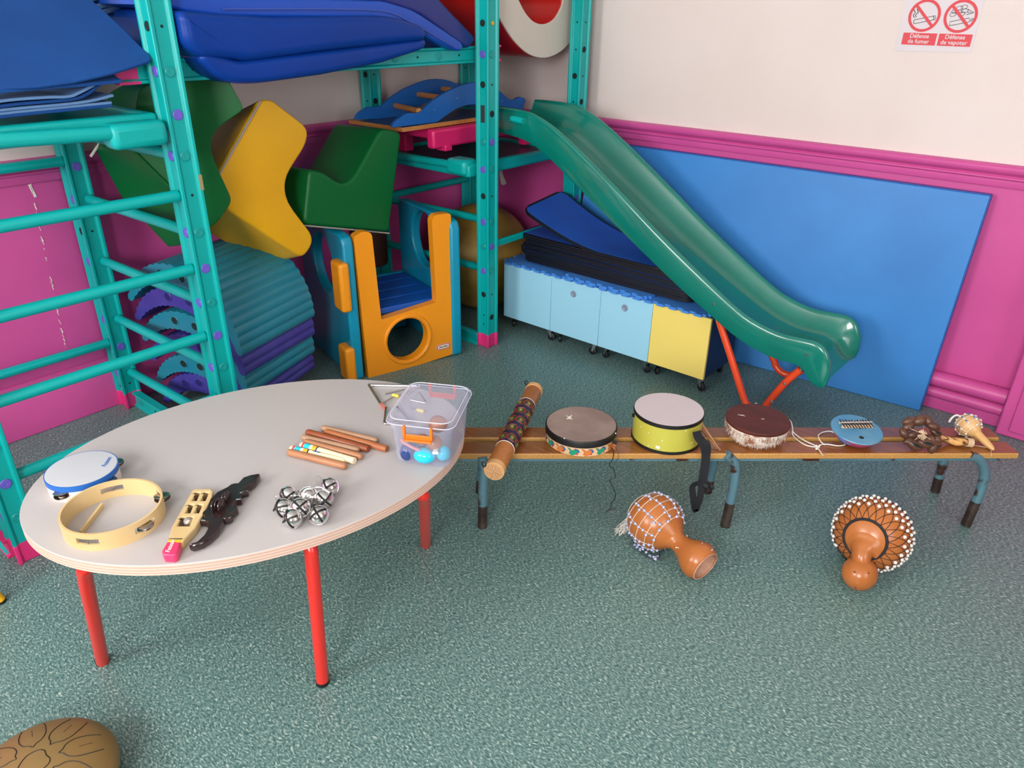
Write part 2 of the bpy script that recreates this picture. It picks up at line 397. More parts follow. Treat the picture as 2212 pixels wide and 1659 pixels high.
post(XF, 2.695, items=L_([(1, 'H'), (0, 'P'), (-1, 'H'), (-2, 'C'), (-3, 'T'), (-4, 'P'), (-5, 'H'), (-6, 'P'), (-7, 'T'), (-8, 'P'), (-9, 'H'), (-9.9, 'd'), (-10.3, 'd')], 'y')
     + L_([(1, 'Y'), (0, 'T'), (-1, 'd'), (-2, 'H'), (-3, 'P'), (-4, 'T'), (-5, 'd'), (-6, 'T'), (-7, 'P'), (-8, 'T'), (-9, 'd'), (-10, 'H')], 'x'))
pA = post(XF, 1.210, items=L_([(1, 'H'), (0, 'P'), (-2, 'P'), (-4, 'P'), (-6, 'P'), (-8, 'P')], 'y')
     + L_([(1, 'd'), (0, 'T'), (-1, 'P'), (-2, 'T'), (-3, 'd'), (-4, 'T'), (-5, 'P'), (-6, 'T'), (-7, 'P'), (-8, 'T')], 'x'))
O('tape', MB().box((XF+PW+.001, 1.21+.033, K0-2.7*KP), (.002, .012, .05)), mat('brown_tape', '9a9068', .4), pA)
post(XF, .462, items=L_([(-10, 'P'), (-9, 'T'), (-8, 'P')], 'y') + L_([(-10, 'T'), (-9, 'P'), (-8, 'T'), (-7.2, 'P')], 'x'))
post(XF, 3.402, items=L_([(1, 'd'), (0, 'd'), (-1, 'H'), (-2, 'd'), (-5, 'd'), (-6, 'H')], 'y') + L_([(1, 'd'), (0, 'H'), (-1, 'd'), (-2, 'H'), (-5, 'H'), (-6, 'P')], 'x'))
post(XB_, 1.16, items=L_([(-4, 'P'), (-5, 'H'), (-6, 'P'), (-7, 'H'), (-8, 'P'), (-10, 'P'), (-10.5, 'd')], 'y') + L_([(-3, 'P'), (-5, 'd'), (-9, 'P'), (-10.4, 'd')], 'x'))
post(XB_, 2.65, items=L_([(-1, 'H'), (-2, 'd')], 'y') + L_([(-2, 'H'), (-1, 'd')], 'x'))
post(XB_, 3.38, items=L_([(0, 'H'), (-1, 'd')], 'y'))
post(XB_, .42)
def beam(a, b, z, h=.068, t=.034, n=(1, 0, 0), pink=(1, 1), holes=True):
    a, b = V(a), V(b); d = (b-a).normalized(); n = V(n); up = n.cross(d); L = (b-a).length
    h2, t2 = h/2, t/2; g = .010
    P = [(-t2, -h2), (t2, -h2), (t2, -h2+.009), (t2-g, -h2+.013), (t2-g, h2-.013), (t2, h2-.009), (t2, h2), (-t2, h2), (-t2, h2-.009), (-t2+g, h2-.013), (-t2+g, -h2+.013), (-t2, -h2+.009)]
    upz = V((0, 0, 1)) if abs(d.z) < .5 else V((0, 1, 0))
    sec = lambda p, k=1: [p + n*x*k + upz*y*k + V((0, 0, z)) for x, y in P]
    o = O('beam', MB().loft([sec(a), sec(b)]), TEAL, fr, bevel=.002)
    if pink[0]: O('end_cap', MB().loft([sec(a+d*.055, 1.03), sec(a-d*.012, 1.03)]), PINKF, o, bevel=.002)
    if pink[1]: O('end_cap', MB().loft([sec(b-d*.055, 1.03), sec(b+d*.012, 1.03)]), PINKF, o, bevel=.002)
    if holes:
        k = .11; i = 0
        while k < L-.08:
            c = a + d*k + n*(t2-g) + V((0, 0, z))
            if i % 2: O('hole', MB().lathe([(0, 0), (.005, 0), (.005, .001), (0, .001)], c, n, 12), HOLE, o)
            else: O('plug', MB().lathe([(0, 0), (.016, 0), (.016, .002), (.014, .003), (0, .003)], c, n, 20), TEALD, o)
            k += KP; i += 1
    return o
beam((-2.46, 1.10, 0), (-2.46, 2.84, 0), 1.405)
beam((-3.1, 1.16, 0), (-3.1, 3.3, 0), 1.405, pink=(0, 0), holes=False)
# floor beams across the bays
beam((-3.17, 1.175, 0), (-2.43, 1.175, 0), .034, n=(0, -1, 0), pink=(1, 0))
beam((-3.10, 2.665, 0), (-2.43, 2.665, 0), .034, n=(0, -1, 0), pink=(0, 0))
beam((-3.17, .43, 0), (-2.43, .43, 0), .034, n=(0, -1, 0), pink=(0, 1))
def rung(a, b, r=.0185): return O('rung', MB().cyl(a, b, r, seg=20), TEAL, fr)
zk = lambda k: K0 + k*KP
for k in (-3, -5, -7, -9): rung((XF, .50, zk(k)), (XF, 1.176, zk(k)))
for k in (-2, -4, -6, -8, -10): rung((XB_+.038, 1.175, zk(k)), (XF-.036, 1.195, zk(k)))
for k in (-3, -9): rung((XB_, .458, zk(k)+.02), (XB_, 1.125, zk(k)+.02))
for k in (-6, -8): rung((XB_+.036, 2.665, zk(k)), (XF-.036, 2.70, zk(k)))
rung((XB_, 2.69, zk(-6)), (XB_, 3.345, zk(-6)))
O('flat_rung', MB().box((XF+.005, 3.05, zk(-7)), (.022, .64, .034)), TEAL, fr, bevel=.008)
# moulded platforms
def platform(x0, x1, y0, y1, z, knobs, name_l, deckm):
    o = O('platform', MB().bb(x0+.03, x1-.03, y0+.03, y1-.03, z-.035, z-.012), deckm, fr, bevel=.006)
    O('platform_edge', MB().bb(x1-.05, x1-.012, y0, y1, z-.06, z), TEAL, o, bevel=.012, bseg=3)
    O('platform_edge', MB().bb(x0, x0+.04, y0, y1, z-.06, z), TEAL, o, bevel=.012, bseg=3)
    O('platform_edge', MB().bb(x0+.03, x1-.03, y0, y0+.04, z-.06, z), TEAL, o, bevel=.012, bseg=3)
    O('platform_edge', MB().bb(x0+.03, x1-.03, y1-.04, y1, z-.06, z), TEAL, o, bevel=.012, bseg=3)
    return o
po = platform(-3.1, -2.40, .52, 1.17, 1.29, 0, '', TEALD)
O('corner_block', MB().bb(-2.425, -2.345, .99, 1.165, 1.20, 1.275), TEAL, po, bevel=.022, bseg=4)
O('edge_tube', MB().cyl((-2.372, .5, 1.268), (-2.372, 1.0, 1.25), .021, seg=20), TEAL, po)
po = platform(-3.1, -2.43, 2.62, 3.37, .93, 0, '', DECK)
c0 = PY(998, 362, 2.63)
O('corner_block', MB().bb(c0.x-.085, c0.x+.045, 2.60, 2.70, c0.z-.035, c0.z+.04), TEAL, po, bevel=.022, bseg=4)
O('edge_tube', MB().cyl((c0.x-.07, 2.615, c0.z+.01), (-3.08, 2.615, c0.z+.0), .018, seg=20), TEAL, po)
#@@SLIDE
YN, YFF = 2.85, 3.25
st = [((1050, 228), (1050, 270)), ((1076, 230), (1076, 285)), ((1127, 238), (1120, 298)), ((1157, 250), (1150, 313)), ((1185, 268), (1172, 330)), ((1218, 296), (1200, 356)),
      ((1266, 342), (1238, 396)), ((1342, 420), (1300, 458)), ((1430, 513), (1385, 543)), ((1510, 592), (1465, 620)), ((1580, 658), (1541, 688)),
      ((1623, 692), (1595, 733)), ((1681, 721), (1655, 768)), ((1731, 733), (1700, 783)), ((1762, 741), (1722, 790)), ((1782, 757), (1736, 803)), ((1792, 785), (1744, 818)), ((1790, 815), (1757, 833)), ((1782, 836), (1770, 838))]
stw = [(PY(*a, YN), PY(*b, YN)) for a, b in st]
def refine(L, n=4):
    A = smooth_path([p for p, _ in L], n); B = smooth_path([q for _, q in L], n); return list(zip(A, B))
stw = refine(stw, 3)
sl = T('slide', 'green plastic childrens slide coming down from the climbing frame', 'slide', (-1.3, 3.05, 0))
rings = []
for i, (t, b) in enumerate(stw):
    d = b-t
    def q(y, f, off=0): return V((t.x + d.x*f, y, t.z + d.z*f))
    ft = .80
    rings.append([q(YN+.004, 1), q(YN, .9), q(YN, .12), q(YN+.006, .02), q(YN+.014, 0), q(YN+.022, .02), q(YN+.028, .14), q(YN+.045, .5), q(YN+.075, ft-.08), q(YN+.12, ft), q((YN+YFF)/2, ft+.04),
                  q(YFF-.12, ft), q(YFF-.075, ft-.08), q(YFF-.045, .5), q(YFF-.028, .14), q(YFF-.022, .02), q(YFF-.014, 0), q(YFF-.006, .02), q(YFF, .12), q(YFF, .9), q(YFF-.004, 1), q(YFF-.03, ft+.14), q((YN+YFF)/2, ft+.14), q(YN+.03, ft+.14)])
chute = O('chute', MB().loft(rings), SLIDE, sl, ang=60)
for px, py in ((1742, 766), (1542, 657)):
    c = PY(px, py, YN-.001); O('bolt', MB().lathe([(0, 0), (.007, 0), (.006, .003), (0, .004)], c, (0, -1, 0), 12), CHROME, sl)
O('rail_tube', MB().cyl((-2.37, 2.845, 1.125), (-2.30, 2.845, 1.12), .015), TEAL, sl)
# V shaped tube legs
def vleg(y, tl, tr, lb=.02):
    a, b = V((tl[0], y, tl[1])), V((tr[0], y, tr[1]))
    xm = -1.02
    pts = [a, a.lerp(V((xm-.055, y, .06)), .5), V((xm-.05, y, .075)), V((xm-.03, y, .025)), V((xm, y, .016)), V((xm+.03, y, .03)), V((xm+.05, y, .07)), V((xm+.055, y, .08)).lerp(b, .5), b]
    return pts
a = PY(1556, 700, 2.88); b = PY(1731, 797, 2.88)
O('leg', MB().tube(smooth_path([V((a.x-.02, 2.88, a.z+.05)), a, PY(1580, 775, 2.88), PY(1606, 858, 2.88), PY(1616, 876, 2.88), PY(1632, 888, 2.88), PY(1648, 884, 2.88), PY(1662, 866, 2.88), PY(1697, 826, 2.88), b], 5), .0155, 14), ORT, sl)
for q in ((1694, 829), (1667, 867), (1730, 799)):
    O('bolt', MB().lathe([(0, 0), (.007, 0), (.006, .003), (0, .004)], PY(*q, 2.865), (0, -1, 0), 10), CHROME, sl)
yf = 3.2
O('leg', MB().tube(smooth_path([PY(1600, 640, yf), PY(1668, 770, yf), PY(1675, 790, yf), PY(1688, 804, yf), PY(1706, 810, yf), PY(1722, 806, yf), PY(1736, 795, yf), PY(1765, 760, yf)], 5), .0155, 14), ORT, sl)
#@@WALLMAT
# big blue mat leaning on the wall
tr, tl_ = PY(2132, 424, 3.515), PY(1250, 300, 3.515)
b0, b1 = V((-.452, 3.435, 0)), V((-2.345, 3.30, 0))
t0, t1 = V((-.437, 3.497, .955)), V((-2.345, 3.50, .955))
nrm = V((0, .03, .0))
n_ = 10; rings = []
for k, f in enumerate((0, 1)):
    pass
mb = MB(); F_ = []; Bk = []
for i in range(n_+1):
    u = i/n_; R = []
    for j in range(9):
        v = j/8; p = b0.lerp(b1, u).lerp(t0.lerp(t1, u), v)
        p = p + V((0, -.012*math.sin(PI*v)*0, 0)); R.append(p)
    F_.append(R)
rings = [R + [p+nrm for p in R[::-1]] for R in F_]
bw = one('wall_mat', MB().loft(rings), BMAT, 'large rectangular sky blue mat leaning against the magenta wall behind the slide', 'mat', bevel=.004)
e1 = MB().prism([t0+V((.001, -.001, .001)), t1+V((0, -.001, .001)), t1+nrm+V((0, 0, .001)), t0+nrm+V((.001, 0, .001))], (0, 0, .002))
e1.prism([b0+V((.001, -.001, .02)), t0+V((.001, -.001, 0)), t0+nrm+V((.001, 0, 0)), b0+nrm+V((.001, 0, .02))], (.002, 0, 0))
O('edging', e1, BEDGE, bw)
#@@CABINETS
CY = 2.932; CZ = .077; CH = .300; CX = [-2.474, -2.155, -1.853, -1.563, -1.268]
labs = ['light blue cube cabinet without a knob at the left end of the row', 'light blue cube cabinet with knob beside the plain blue one', 'light blue cube cabinet with knob beside the yellow one', 'yellow cube cabinet on castors at the right end of the row']
def castor(x, y, p, a):
    c = MB().cyl((x, y, CZ-.002), (x, y, CZ-.014), .014).box((x, y, CZ-.017), (.03, .022, .006))
    d = V((math.cos(a), math.sin(a), 0)); n = V((-d.y, d.x, 0)); wc = V((x, y, .021)) + d*.016
    for s_ in (-1, 1): c.prism([V((x, y, CZ-.018))-d*.008+n*s_*.011, V((x, y, CZ-.018))+d*.014+n*s_*.011, wc+d*.005+n*s_*.011, wc-d*.005+n*s_*.011], n*.0016)
    o = O('castor', c, CHROME, p); O('wheel', MB().lathe([(0, -.008), (.017, -.008), (.021, -.005), (.021, .005), (.017, .008), (0, .008)], wc, n, 24), RUBB, o)
for i in range(4):
    x0, x1 = CX[i]+.001, CX[i+1]-.001
    c = T('cube_cabinet', labs[i], 'cabinet', ((x0+x1)/2, CY+.15, 0), group='cube cabinets on castors')
    m = YELLAM if i == 3 else LBLUE
    O('body', MB().bb(x0, x1, CY+.004, CY+.30, CZ, CZ+CH), mat('shadow_blue_case', '14305c', .5) if i == 3 else m, c, bevel=.002)  # yellow cabinet's case coloured dark to stand for the shadow beside it
    O('front_panel', MB().bb(x0, x1, CY-.012, CY+.004, CZ, CZ+CH), m, c, bevel=.002)
    if i in (1, 2):
        kx = PY((1239, 1350)[i-1], (635, 665)[i-1], CY-.012)
        O('knob', MB().lathe([(0, 0), (.017, 0), (.017, .003), (.014, .006), (.011, .004), (0, .004)], kx, (0, -1, 0), 28), GREYK, c)
    for sx in (x0+.035, x1-.035):
        for yy in (CY+.035, CY+.265): castor(sx, yy, c, random.uniform(-1.2, .4)+PI*(random.random() < .4))
ZT = CZ+CH
def jig_tile(x0, x1, y0, y1, z, t, label):
    P = []; n = max(3, int((x1-x0)/.062)); s = (x1-x0)/n; k = .017
    for i in range(n):
        a = x0+i*s; P += [(a, y0), (a+s*.28, y0), (a+s*.2, y0-k), (a+s*.8, y0-k), (a+s*.72, y0)]
    m = int((y1-y0)/.062); s2 = (y1-y0)/m
    for i in range(m):
        a = y0+i*s2; P += [(x1, a), (x1, a+s2*.28), (x1+k, a+s2*.2), (x1+k, a+s2*.8), (x1, a+s2*.72)]
    P += [(x1, y1), (x0, y1)]
    for i in range(m):
        a = y1-i*s2; P += [(x0, a-s2*.28), (x0-k, a-s2*.2), (x0-k, a-s2*.8), (x0, a-s2*.72)]
    return one('puzzle_foam_tile', MB().prism([V((a, b, z)) for a, b in P], (0, 0, t)), TILE, label, 'foam tile', 'interlocking foam tiles on the cabinets')
jig_tile(-2.47, -1.88, CY-.008, CY+.30, ZT+.001, .012, 'blue interlocking foam tile on the left cabinets under the mat stack')
jig_tile(-2.06, -1.60, CY-.012, CY+.30, ZT+.014, .012, 'blue interlocking foam tile overlapping its neighbours at the middle of the row')
jig_tile(-1.87, -1.30, CY-.008, CY+.30, ZT+.001, .012, 'blue interlocking foam tile on the right cabinets beside the slide')
# stack of exercise mats
def rrect(x0, x1, y0, y1, r, n=5):
    P = []
    for cx, cy, a in ((x1-r, y1-r, 0), (x0+r, y1-r, PI/2), (x0+r, y0+r, PI), (x1-r, y0+r, 3*PI/2)):
        P += [(cx+r*math.cos(a+PI/2*k/n), cy+r*math.sin(a+PI/2*k/n)) for k in range(n+1)]
    return P
z = ZT+.027
for k in range(12):
    dx = random.uniform(-.012, .012); dy = random.uniform(-.01, .01)
    xr = min(-1.40, -1.265-(z+.012-.414)*1.69); P = rrect(-2.40+dx, xr+dx*.4, 2.955+dy, 3.27+dy, .055)
    m = T('exercise_mat', ('black edged blue exercise mat, %s in the cabinet top stack' % ('bottom', 'second from bottom', 'third from bottom', 'fourth from bottom', 'fifth from bottom', 'sixth from bottom', 'seventh from bottom', 'eighth from bottom', 'ninth from bottom', 'third below the curled one', 'second below the curled one', 'just below the curled one')[k]), 'exercise mat', (-1.9, 3.1, z), group='exercise mats stacked on the cabinets')
    bend = lambda a, k=k: .016*(k/11)*max(0, (-2.15-a)/.25)**1.5
    O('edge_band', MB().loft([[V((a, b, z+bend(a))) for a, b in P], [V((a, b, z+.0095+bend(a))) for a, b in P]]), EXE, m)
    P2 = rrect(-2.393+dx, xr-.007+dx*.4, 2.962+dy, 3.263+dy, .05)
    O('surface', MB().loft([[V((a, b, z+.0095+bend(a))) for a, b in P2], [V((a, b, z+.0103+bend(a))) for a, b in P2]]), EXM, m)
    z += .0112
# top mat curled up at its left end
def curl(u, v):        # u along x 0..1 from the right end, v across
    x = -1.53 - u*.86; up = max(0, (u-.42)/.58); zz = z + .002 + .17*up**1.6*(.75+.25*v)
    return V((x, 2.92 + v*.36 + .03*u, zz))
def rrp(u0, u1, v0, v1, ru, rv, n=6):
    P = []
    for cu, cv, a in ((u1-ru, v1-rv, 0), (u0+ru, v1-rv, PI/2), (u0+ru, v0+rv, PI), (u1-ru, v0+rv, 3*PI/2)):
        P += [(cu+ru*math.cos(a+PI/2*k/n), cv+rv*math.sin(a+PI/2*k/n)) for k in range(n+1)]
    return P
def grid_sheet(f, nu, nv, t, inset):
    mb = MB(); A = []; B = []
    for i in range(nu+1):
        u = inset*.35 + (1-inset*.7)*i/nu
        e = max(0, 1-min(u, 1-u)/.06); w_ = inset + (1-math.sqrt(max(0, 1-e*e)))*.17
        A.append([f(u, w_+(1-2*w_)*j/nv) for j in range(nv+1)])
    rings = []
    for r in A: rings.append([p+V((0, 0, t)) for p in r] + [p for p in r[::-1]])
    return mb.loft(rings)
m = T('exercise_mat', 'blue exercise mat with black edge curling up on top of the stack', 'exercise mat', (-1.9, 3.1, z), group='exercise mats stacked on the cabinets')
O('edge_band', grid_sheet(curl, 60, 8, .009, .0), EXE, m)
O('surface', grid_sheet(lambda u, v: curl(u, v)+V((0, 0, .0085)), 60, 8, .0012, .04), EXM, m)
#@@SIGN
ys = YR-.003
sg = T('no_smoking_sign', 'white paper sign with two red prohibition symbols on the cream wall', 'sign', (-.79, ys, 1.55))
O('sheet', MB().prism([V((-.93, ys, 1.458)), V((-.652, ys, 1.463)), V((-.652, ys, 1.70)), V((-.93, ys, 1.70))], (0, .001, 0)), PAPER, sg)
for k, (xa, xb, tx) in enumerate(((-.912, -.785, 'Défense\nde fumer'), (-.78, -.655+-.005, 'Défense\nde vapoter'))):
    xm = (xa+xb)/2-.0; zc = 1.588
    O('caption_panel', MB().bb(xa+.002, xb-.001, ys-.0015, ys, 1.483, 1.526), SRED, sg)
    O('caption', text(tx, .0215, (xm, ys-.002, 1.505), (1, 0, 0), (0, 0, 1), bold=.0003), PAPER, sg)
    mb = MB(); R, n = .058, 48
    rg = lambda r, y: [V((xm+r*math.cos(2*PI*i/n), y, zc+r*math.sin(2*PI*i/n))) for i in range(n)]
    mb.loft([rg(R, ys), rg(R, ys-.0015), rg(R-.010, ys-.0015), rg(R-.010, ys)], cap=False)
    mb.box((xm, ys-.0022, zc), (.106, .0012, .010), (0, PI/4, 0)); O('prohibition_ring', mb, SRED, sg)
    mb = MB(); d = Matrix.Rotation(-.22, 3, 'Y')
    def ln(pts, r=.0011): mb.tube([V((xm, ys-.001, zc)) + d @ V((a, 0, b)) for a, b in pts], r, 5)
    if k == 0:
        ln([(-.036, -.022), (.038, -.022), (.040, -.016), (.038, -.008), (-.036, -.008)]); ln([(-.036, -.022), (-.039, -.015), (-.036, -.008)]); ln([(.032, -.022), (.034, -.015), (.032, -.008)])
        ln([(-.036, .0), (-.040, .010), (-.032, .018), (-.038, .03)], .0014); ln([(-.029, .0), (-.032, .009), (-.022, .016), (-.026, .03)], .0014)
    else:
        ln([(-.036, -.026), (.030, -.026), (.030, -.012), (-.036, -.012), (-.036, -.026)]); ln([(.030, -.023), (.040, -.014), (.044, -.018), (.034, -.026)])
        for a, b in ((-.02, .022), (-.004, .03), (.012, .03), (-.006, .016), (.014, .016), (-.026, .012), (.004, .008)):
            ln([(a+.011*math.cos(t*PI/6), b+.007*math.sin(t*PI/6)) for t in range(13)], .0008)
        ln([(.024, .02), (.044, .004), (.022, .01)]); ln([(.044, .004), (.02, .002)])
    O('pictogram', mb, SBLK, sg)
#@@FOAM
def holed(outer, holes, vec):
    mb = MB(); bm = mb.bm; es = []
    for loop in [outer]+holes:
        vs = [bm.verts.new(p) for p in loop]
        es += [bm.edges.new((vs[i], vs[(i+1) % len(vs)])) for i in range(len(vs))]
    r = bmesh.ops.triangle_fill(bm, edges=es, use_beauty=True, use_dissolve=False)
    fs = [g for g in r['geom'] if isinstance(g, bmesh.types.BMFace)]
    e = bmesh.ops.extrude_face_region(bm, geom=fs)
    bmesh.ops.translate(bm, vec=V(vec), verts=[g for g in e['geom'] if isinstance(g, bmesh.types.BMVert)])
    return mb
def fil(pts, n=5):      # pts: (px, py, radius in px) rounded polygon in pixel space
    out = []; L = len(pts)
    for i, (x, y, r) in enumerate(pts):
        if r <= 0: out.append((x, y)); continue
        a = V((pts[i-1][0]-x, pts[i-1][1]-y)); b = V((pts[(i+1) % L][0]-x, pts[(i+1) % L][1]-y))
        ra = min(r, a.length*.49); rb = min(r, b.length*.49)
        p, q = V((x, y))+a.normalized()*ra, V((x, y))+b.normalized()*rb; c = V((x, y))
        for k in range(n+1):
            t = k/n; z = p*(1-t)**2 + c*2*t*(1-t) + q*t*t; out.append((z.x, z.y))
    return out
def soft_prism(P, vec, r, k=5, N=110):
    P = [V(p) for p in P]; vec = V(vec); n = len(P); seg = [(P[(i+1) % n]-P[i]).length for i in range(n)]; tot = sum(seg); Q = []
    i = 0; acc = 0
    for j in range(N):
        t = tot*j/N
        while acc+seg[i] < t: acc += seg[i]; i += 1
        Q.append(P[i].lerp(P[(i+1) % n], (t-acc)/max(seg[i], 1e-9)))
    nn = V((0, 0, 0))
    for j in range(N): nn += Q[j].cross(Q[(j+1) % N])
    nn.normalize()
    if nn.dot(vec) > 0: Q = Q[::-1]; nn = -nn
    D = []
    for j in range(N):
        t_ = (Q[(j+2) % N]-Q[j-2]).normalized(); D.append(nn.cross(t_).normalized())
    d_ = vec.normalized(); L = vec.length; rings = []
    lim = []
    for j in range(N):
        m_ = 9.
        for q in range(N):
            g_ = min((q-j) % N, (j-q) % N)
            if g_ > 4 and D[j].dot(D[q]) < -.2: m_ = min(m_, (Q[q]-Q[j]).length)
        lim.append(min(r, .40*m_))
    for _ in range(6): lim = [min(lim[j], (lim[j-1]+lim[j]+lim[(j+1) % N])/3) for j in range(N)]
    for a in range(k+1):
        th_ = PI/2*a/k; ins = 1-math.sin(th_); dp = r*(1-math.cos(th_)); rings.append([q+e*ins*l_+d_*dp for q, e, l_ in zip(Q, D, lim)])
    for a in range(k, -1, -1):
        th_ = PI/2*a/k; ins = 1-math.sin(th_); dp = L-r*(1-math.cos(th_)); rings.append([q+e*ins*l_+d_*dp for q, e, l_ in zip(Q, D, lim)])
    return MB().loft(rings)
def block(name, pts, p0, n, vec, m, label, cat, bev=.012, group=None, pip=None):
    P = [PP(x, y, p0, n) for x, y in fil(pts)]
    o = one(name, soft_prism(P, vec, bev*1.3), m, label, cat, group, ang=50)
    if pip:
        for a, b in pip: O('piping', MB().tube([PP(*a, p0, n)+V((.003, 0, 0)), PP(*b, p0, n)+V((.003, 0, 0))], .004, 8), PIPW, o)
    return o
gn = 'soft play foam blocks piled in the frame'
# left dark green block (lofted between its front outline and its far outline)
p0, n0 = (-2.50, 1.55, 1.1), (.82, -.57, 0)
fr_ = [(281, 316, 0), (300, 190, 12), (385, 168, 8), (492, 170, 10), (529, 236, 14), (440, 296, 60), (503, 434, 16), (470, 480, 10), (396, 532, 8), (380, 415, 0)]
P = [PP(x, y, p0, n0) for x, y in fil(fr_, 5)]
bk_ = [(205, 322, 0), (235, 200, 12), (310, 160, 8), (420, 160, 10), (440, 230, 14), (380, 300, 60), (420, 434, 16), (400, 480, 10), (366, 536, 8), (262, 425, 0)]
P2 = [PP(x, y, (-2.80, 1.55, 1.1), n0) for x, y in fil(bk_, 5)]
gb = one('foam_block', MB().loft([P, P2]), VG, 'dark green zigzag foam block wedged behind the front ladder post', 'foam block', gn, bevel=.01, bseg=3, ang=50)
a, b = PP(281, 316, p0, n0), PP(380, 415, p0, n0)
O('seam', MB().tube([a+V((.004, -.004, 0)), b+V((.004, -.004, 0))], .0045, 8), VG, gb)
a, b = PP(222, 300, (-2.78, 1.55, 1.1), n0), PP(196, 338, (-2.78, 1.55, 1.1), n0)
O('piping', MB().tube([a, b], .005, 8), WCORD, gb)
sc_ = MB()
for i in range(14):
    t = i/13; c = PP(302-62*t, 350+62*t, (-2.775, 1.2, 1.0), (.55, -.83, -.05)); sc_.box(c, (random.uniform(.003, .012), .002, random.uniform(.002, .008)), (0, random.uniform(0, 1), 0))
# yellow block
block('foam_block', [(560, 214, 10), (588, 215, 6), (668, 277, 22), (662, 312, 18), (600, 408, 60), (683, 517, 26), (655, 558, 16), (490, 452, 18), (463, 388, 14)],
      (-2.60, 1.6, 1), (1, 0, 0), (-.30, 0, -.10), VY, 'bright yellow chevron foam block between the two green ones', 'foam block', bev=.008, group=gn, pip=[((562, 218), (468, 386))])
# right green seat shaped block
g3 = block('foam_block', [(824, 276, 14), (869, 286, 12), (841, 502, 8), (656, 486, 8), (668, 366, 10), (700, 372, 8), (752, 408, 50)],
      (-2.64, 2, 1), (1, 0, 0), (-.33, .0, -.01), VG, 'green seat shaped foam block standing on the turquoise play cube', 'foam block', group=gn)
O('piping', MB().tube([PX(*q, -2.638) for q in ((657, 487), (700, 491), (770, 497), (841, 504))], .0035, 8), PIPW, g3)
# red and white foam tunnel on top
out_ = [(1262, -160), (1263, -40), (1258, 5), (1253, 45), (1238, 80), (1213, 110), (1178, 125), (1142, 117), (1110, 88), (1085, 50), (1072, 25), (1064, -5), (1058, -60), (1058, -160)]
inn_ = [(1100, -160), (1104, -60), (1113, -20), (1124, 8), (1138, 32), (1155, 48), (1176, 52), (1196, 42), (1210, 20), (1216, 0), (1220, -50), (1222, -160)]
xa = -2.46
sm_ = lambda L: [(p.x, p.y) for p in smooth_path([(x, y, 0) for x, y in L], 4)]
P = [PX(x, y, xa) for x, y in sm_(out_)+sm_(inn_)]
tu = one('foam_tunnel', MB().prism([p+V((-.006, 0, 0)) for p in P], (-.60, 0, 0)), VR, 'red foam arch with off-white end lying on top of the climbing frame', 'foam tunnel', bevel=.008)
O('end_panel', MB().prism([p + V((.002, 0, 0)) for p in P], (-.010, 0, 0)), VW, tu, bevel=.003)
#@@MATTRESS
def mslab(name, polys, x0, x1, m, label, bev=.02, group='folded gym mats on the top beam'):
    o = None
    for k, pl in enumerate(polys):
        P = [PX(x, y, x0-.012*k) for x, y in fil(pl)]
        if o is None: o = one(name, soft_prism(P, (x1-x0, 0, 0), bev, 7), m, label, 'gym mat', group, ang=80)
        else: O('fold', soft_prism(P, (x1-x0, 0, 0), bev*.75, 7), m, o, ang=80)
    return o
mt = mslab('gym_mat', [[(388, 22, 6), (480, 30, 20), (600, 38, 0), (850, 34, 30), (925, 58, 22), (924, 88, 10), (700, 112, 0), (540, 134, 10), (508, 128, 10), (440, 128, 16), (402, 98, 14)],
      [(436, 108, 20), (520, 132, 8), (720, 108, 0), (926, 82, 16), (922, 106, 12), (830, 136, 0), (700, 162, 0), (560, 182, 20), (505, 182, 18), (468, 166, 20), (432, 128, 8)]],
      -2.325, -3.0, VINYL_B, 'large dark blue mat folded double and sagging over the top beam', .032)
P = [PX(x, y, -2.62) for x, y in fil([(366, 12, 0), (470, 12, 0), (500, 150, 10), (402, 114, 8), (380, 96, 0)])]
O('fold', MB().prism(P, (-.38, 0, 0)), VINYL_B, mt, bevel=.02, bseg=3)
mslab('gym_mat', [[(330, -30, 0), (480, -4, 0), (700, -2, 10), (830, 2, 10), (895, 22, 20), (1003, 94, 8), (1000, 111, 6), (984, 110, 4), (925, 82, 10), (880, 52, 20), (820, 40, 10), (600, 39, 0), (480, 37, 10), (400, 26, 0), (330, 10, 0)]],
      -2.40, -3.0, VINYL_BB, 'thin bright blue mat with worn edge between two darker mats', .012)
mslab('gym_mat', [[(330, -120, 0), (880, -90, 40), (960, 8, 30), (1033, 84, 10), (1012, 110, 14), (985, 92, 6), (905, 32, 20), (830, 8, 10), (600, 2, 0), (330, -10, 0)]],
      -2.43, -3.0, VINYL_I, 'indigo mat on top of the pile, drooping at its right end', .02)
# creases
O('crease', MB().tube(smooth_path([PX(x, y, -2.396) for x, y in ((480, 20), (600, 20), (700, 20), (800, 22), (850, 30), (900, 56), (985, 104))], 4), .003, 6), BEDGE, bpy.data.objects['gym_mat.001'])
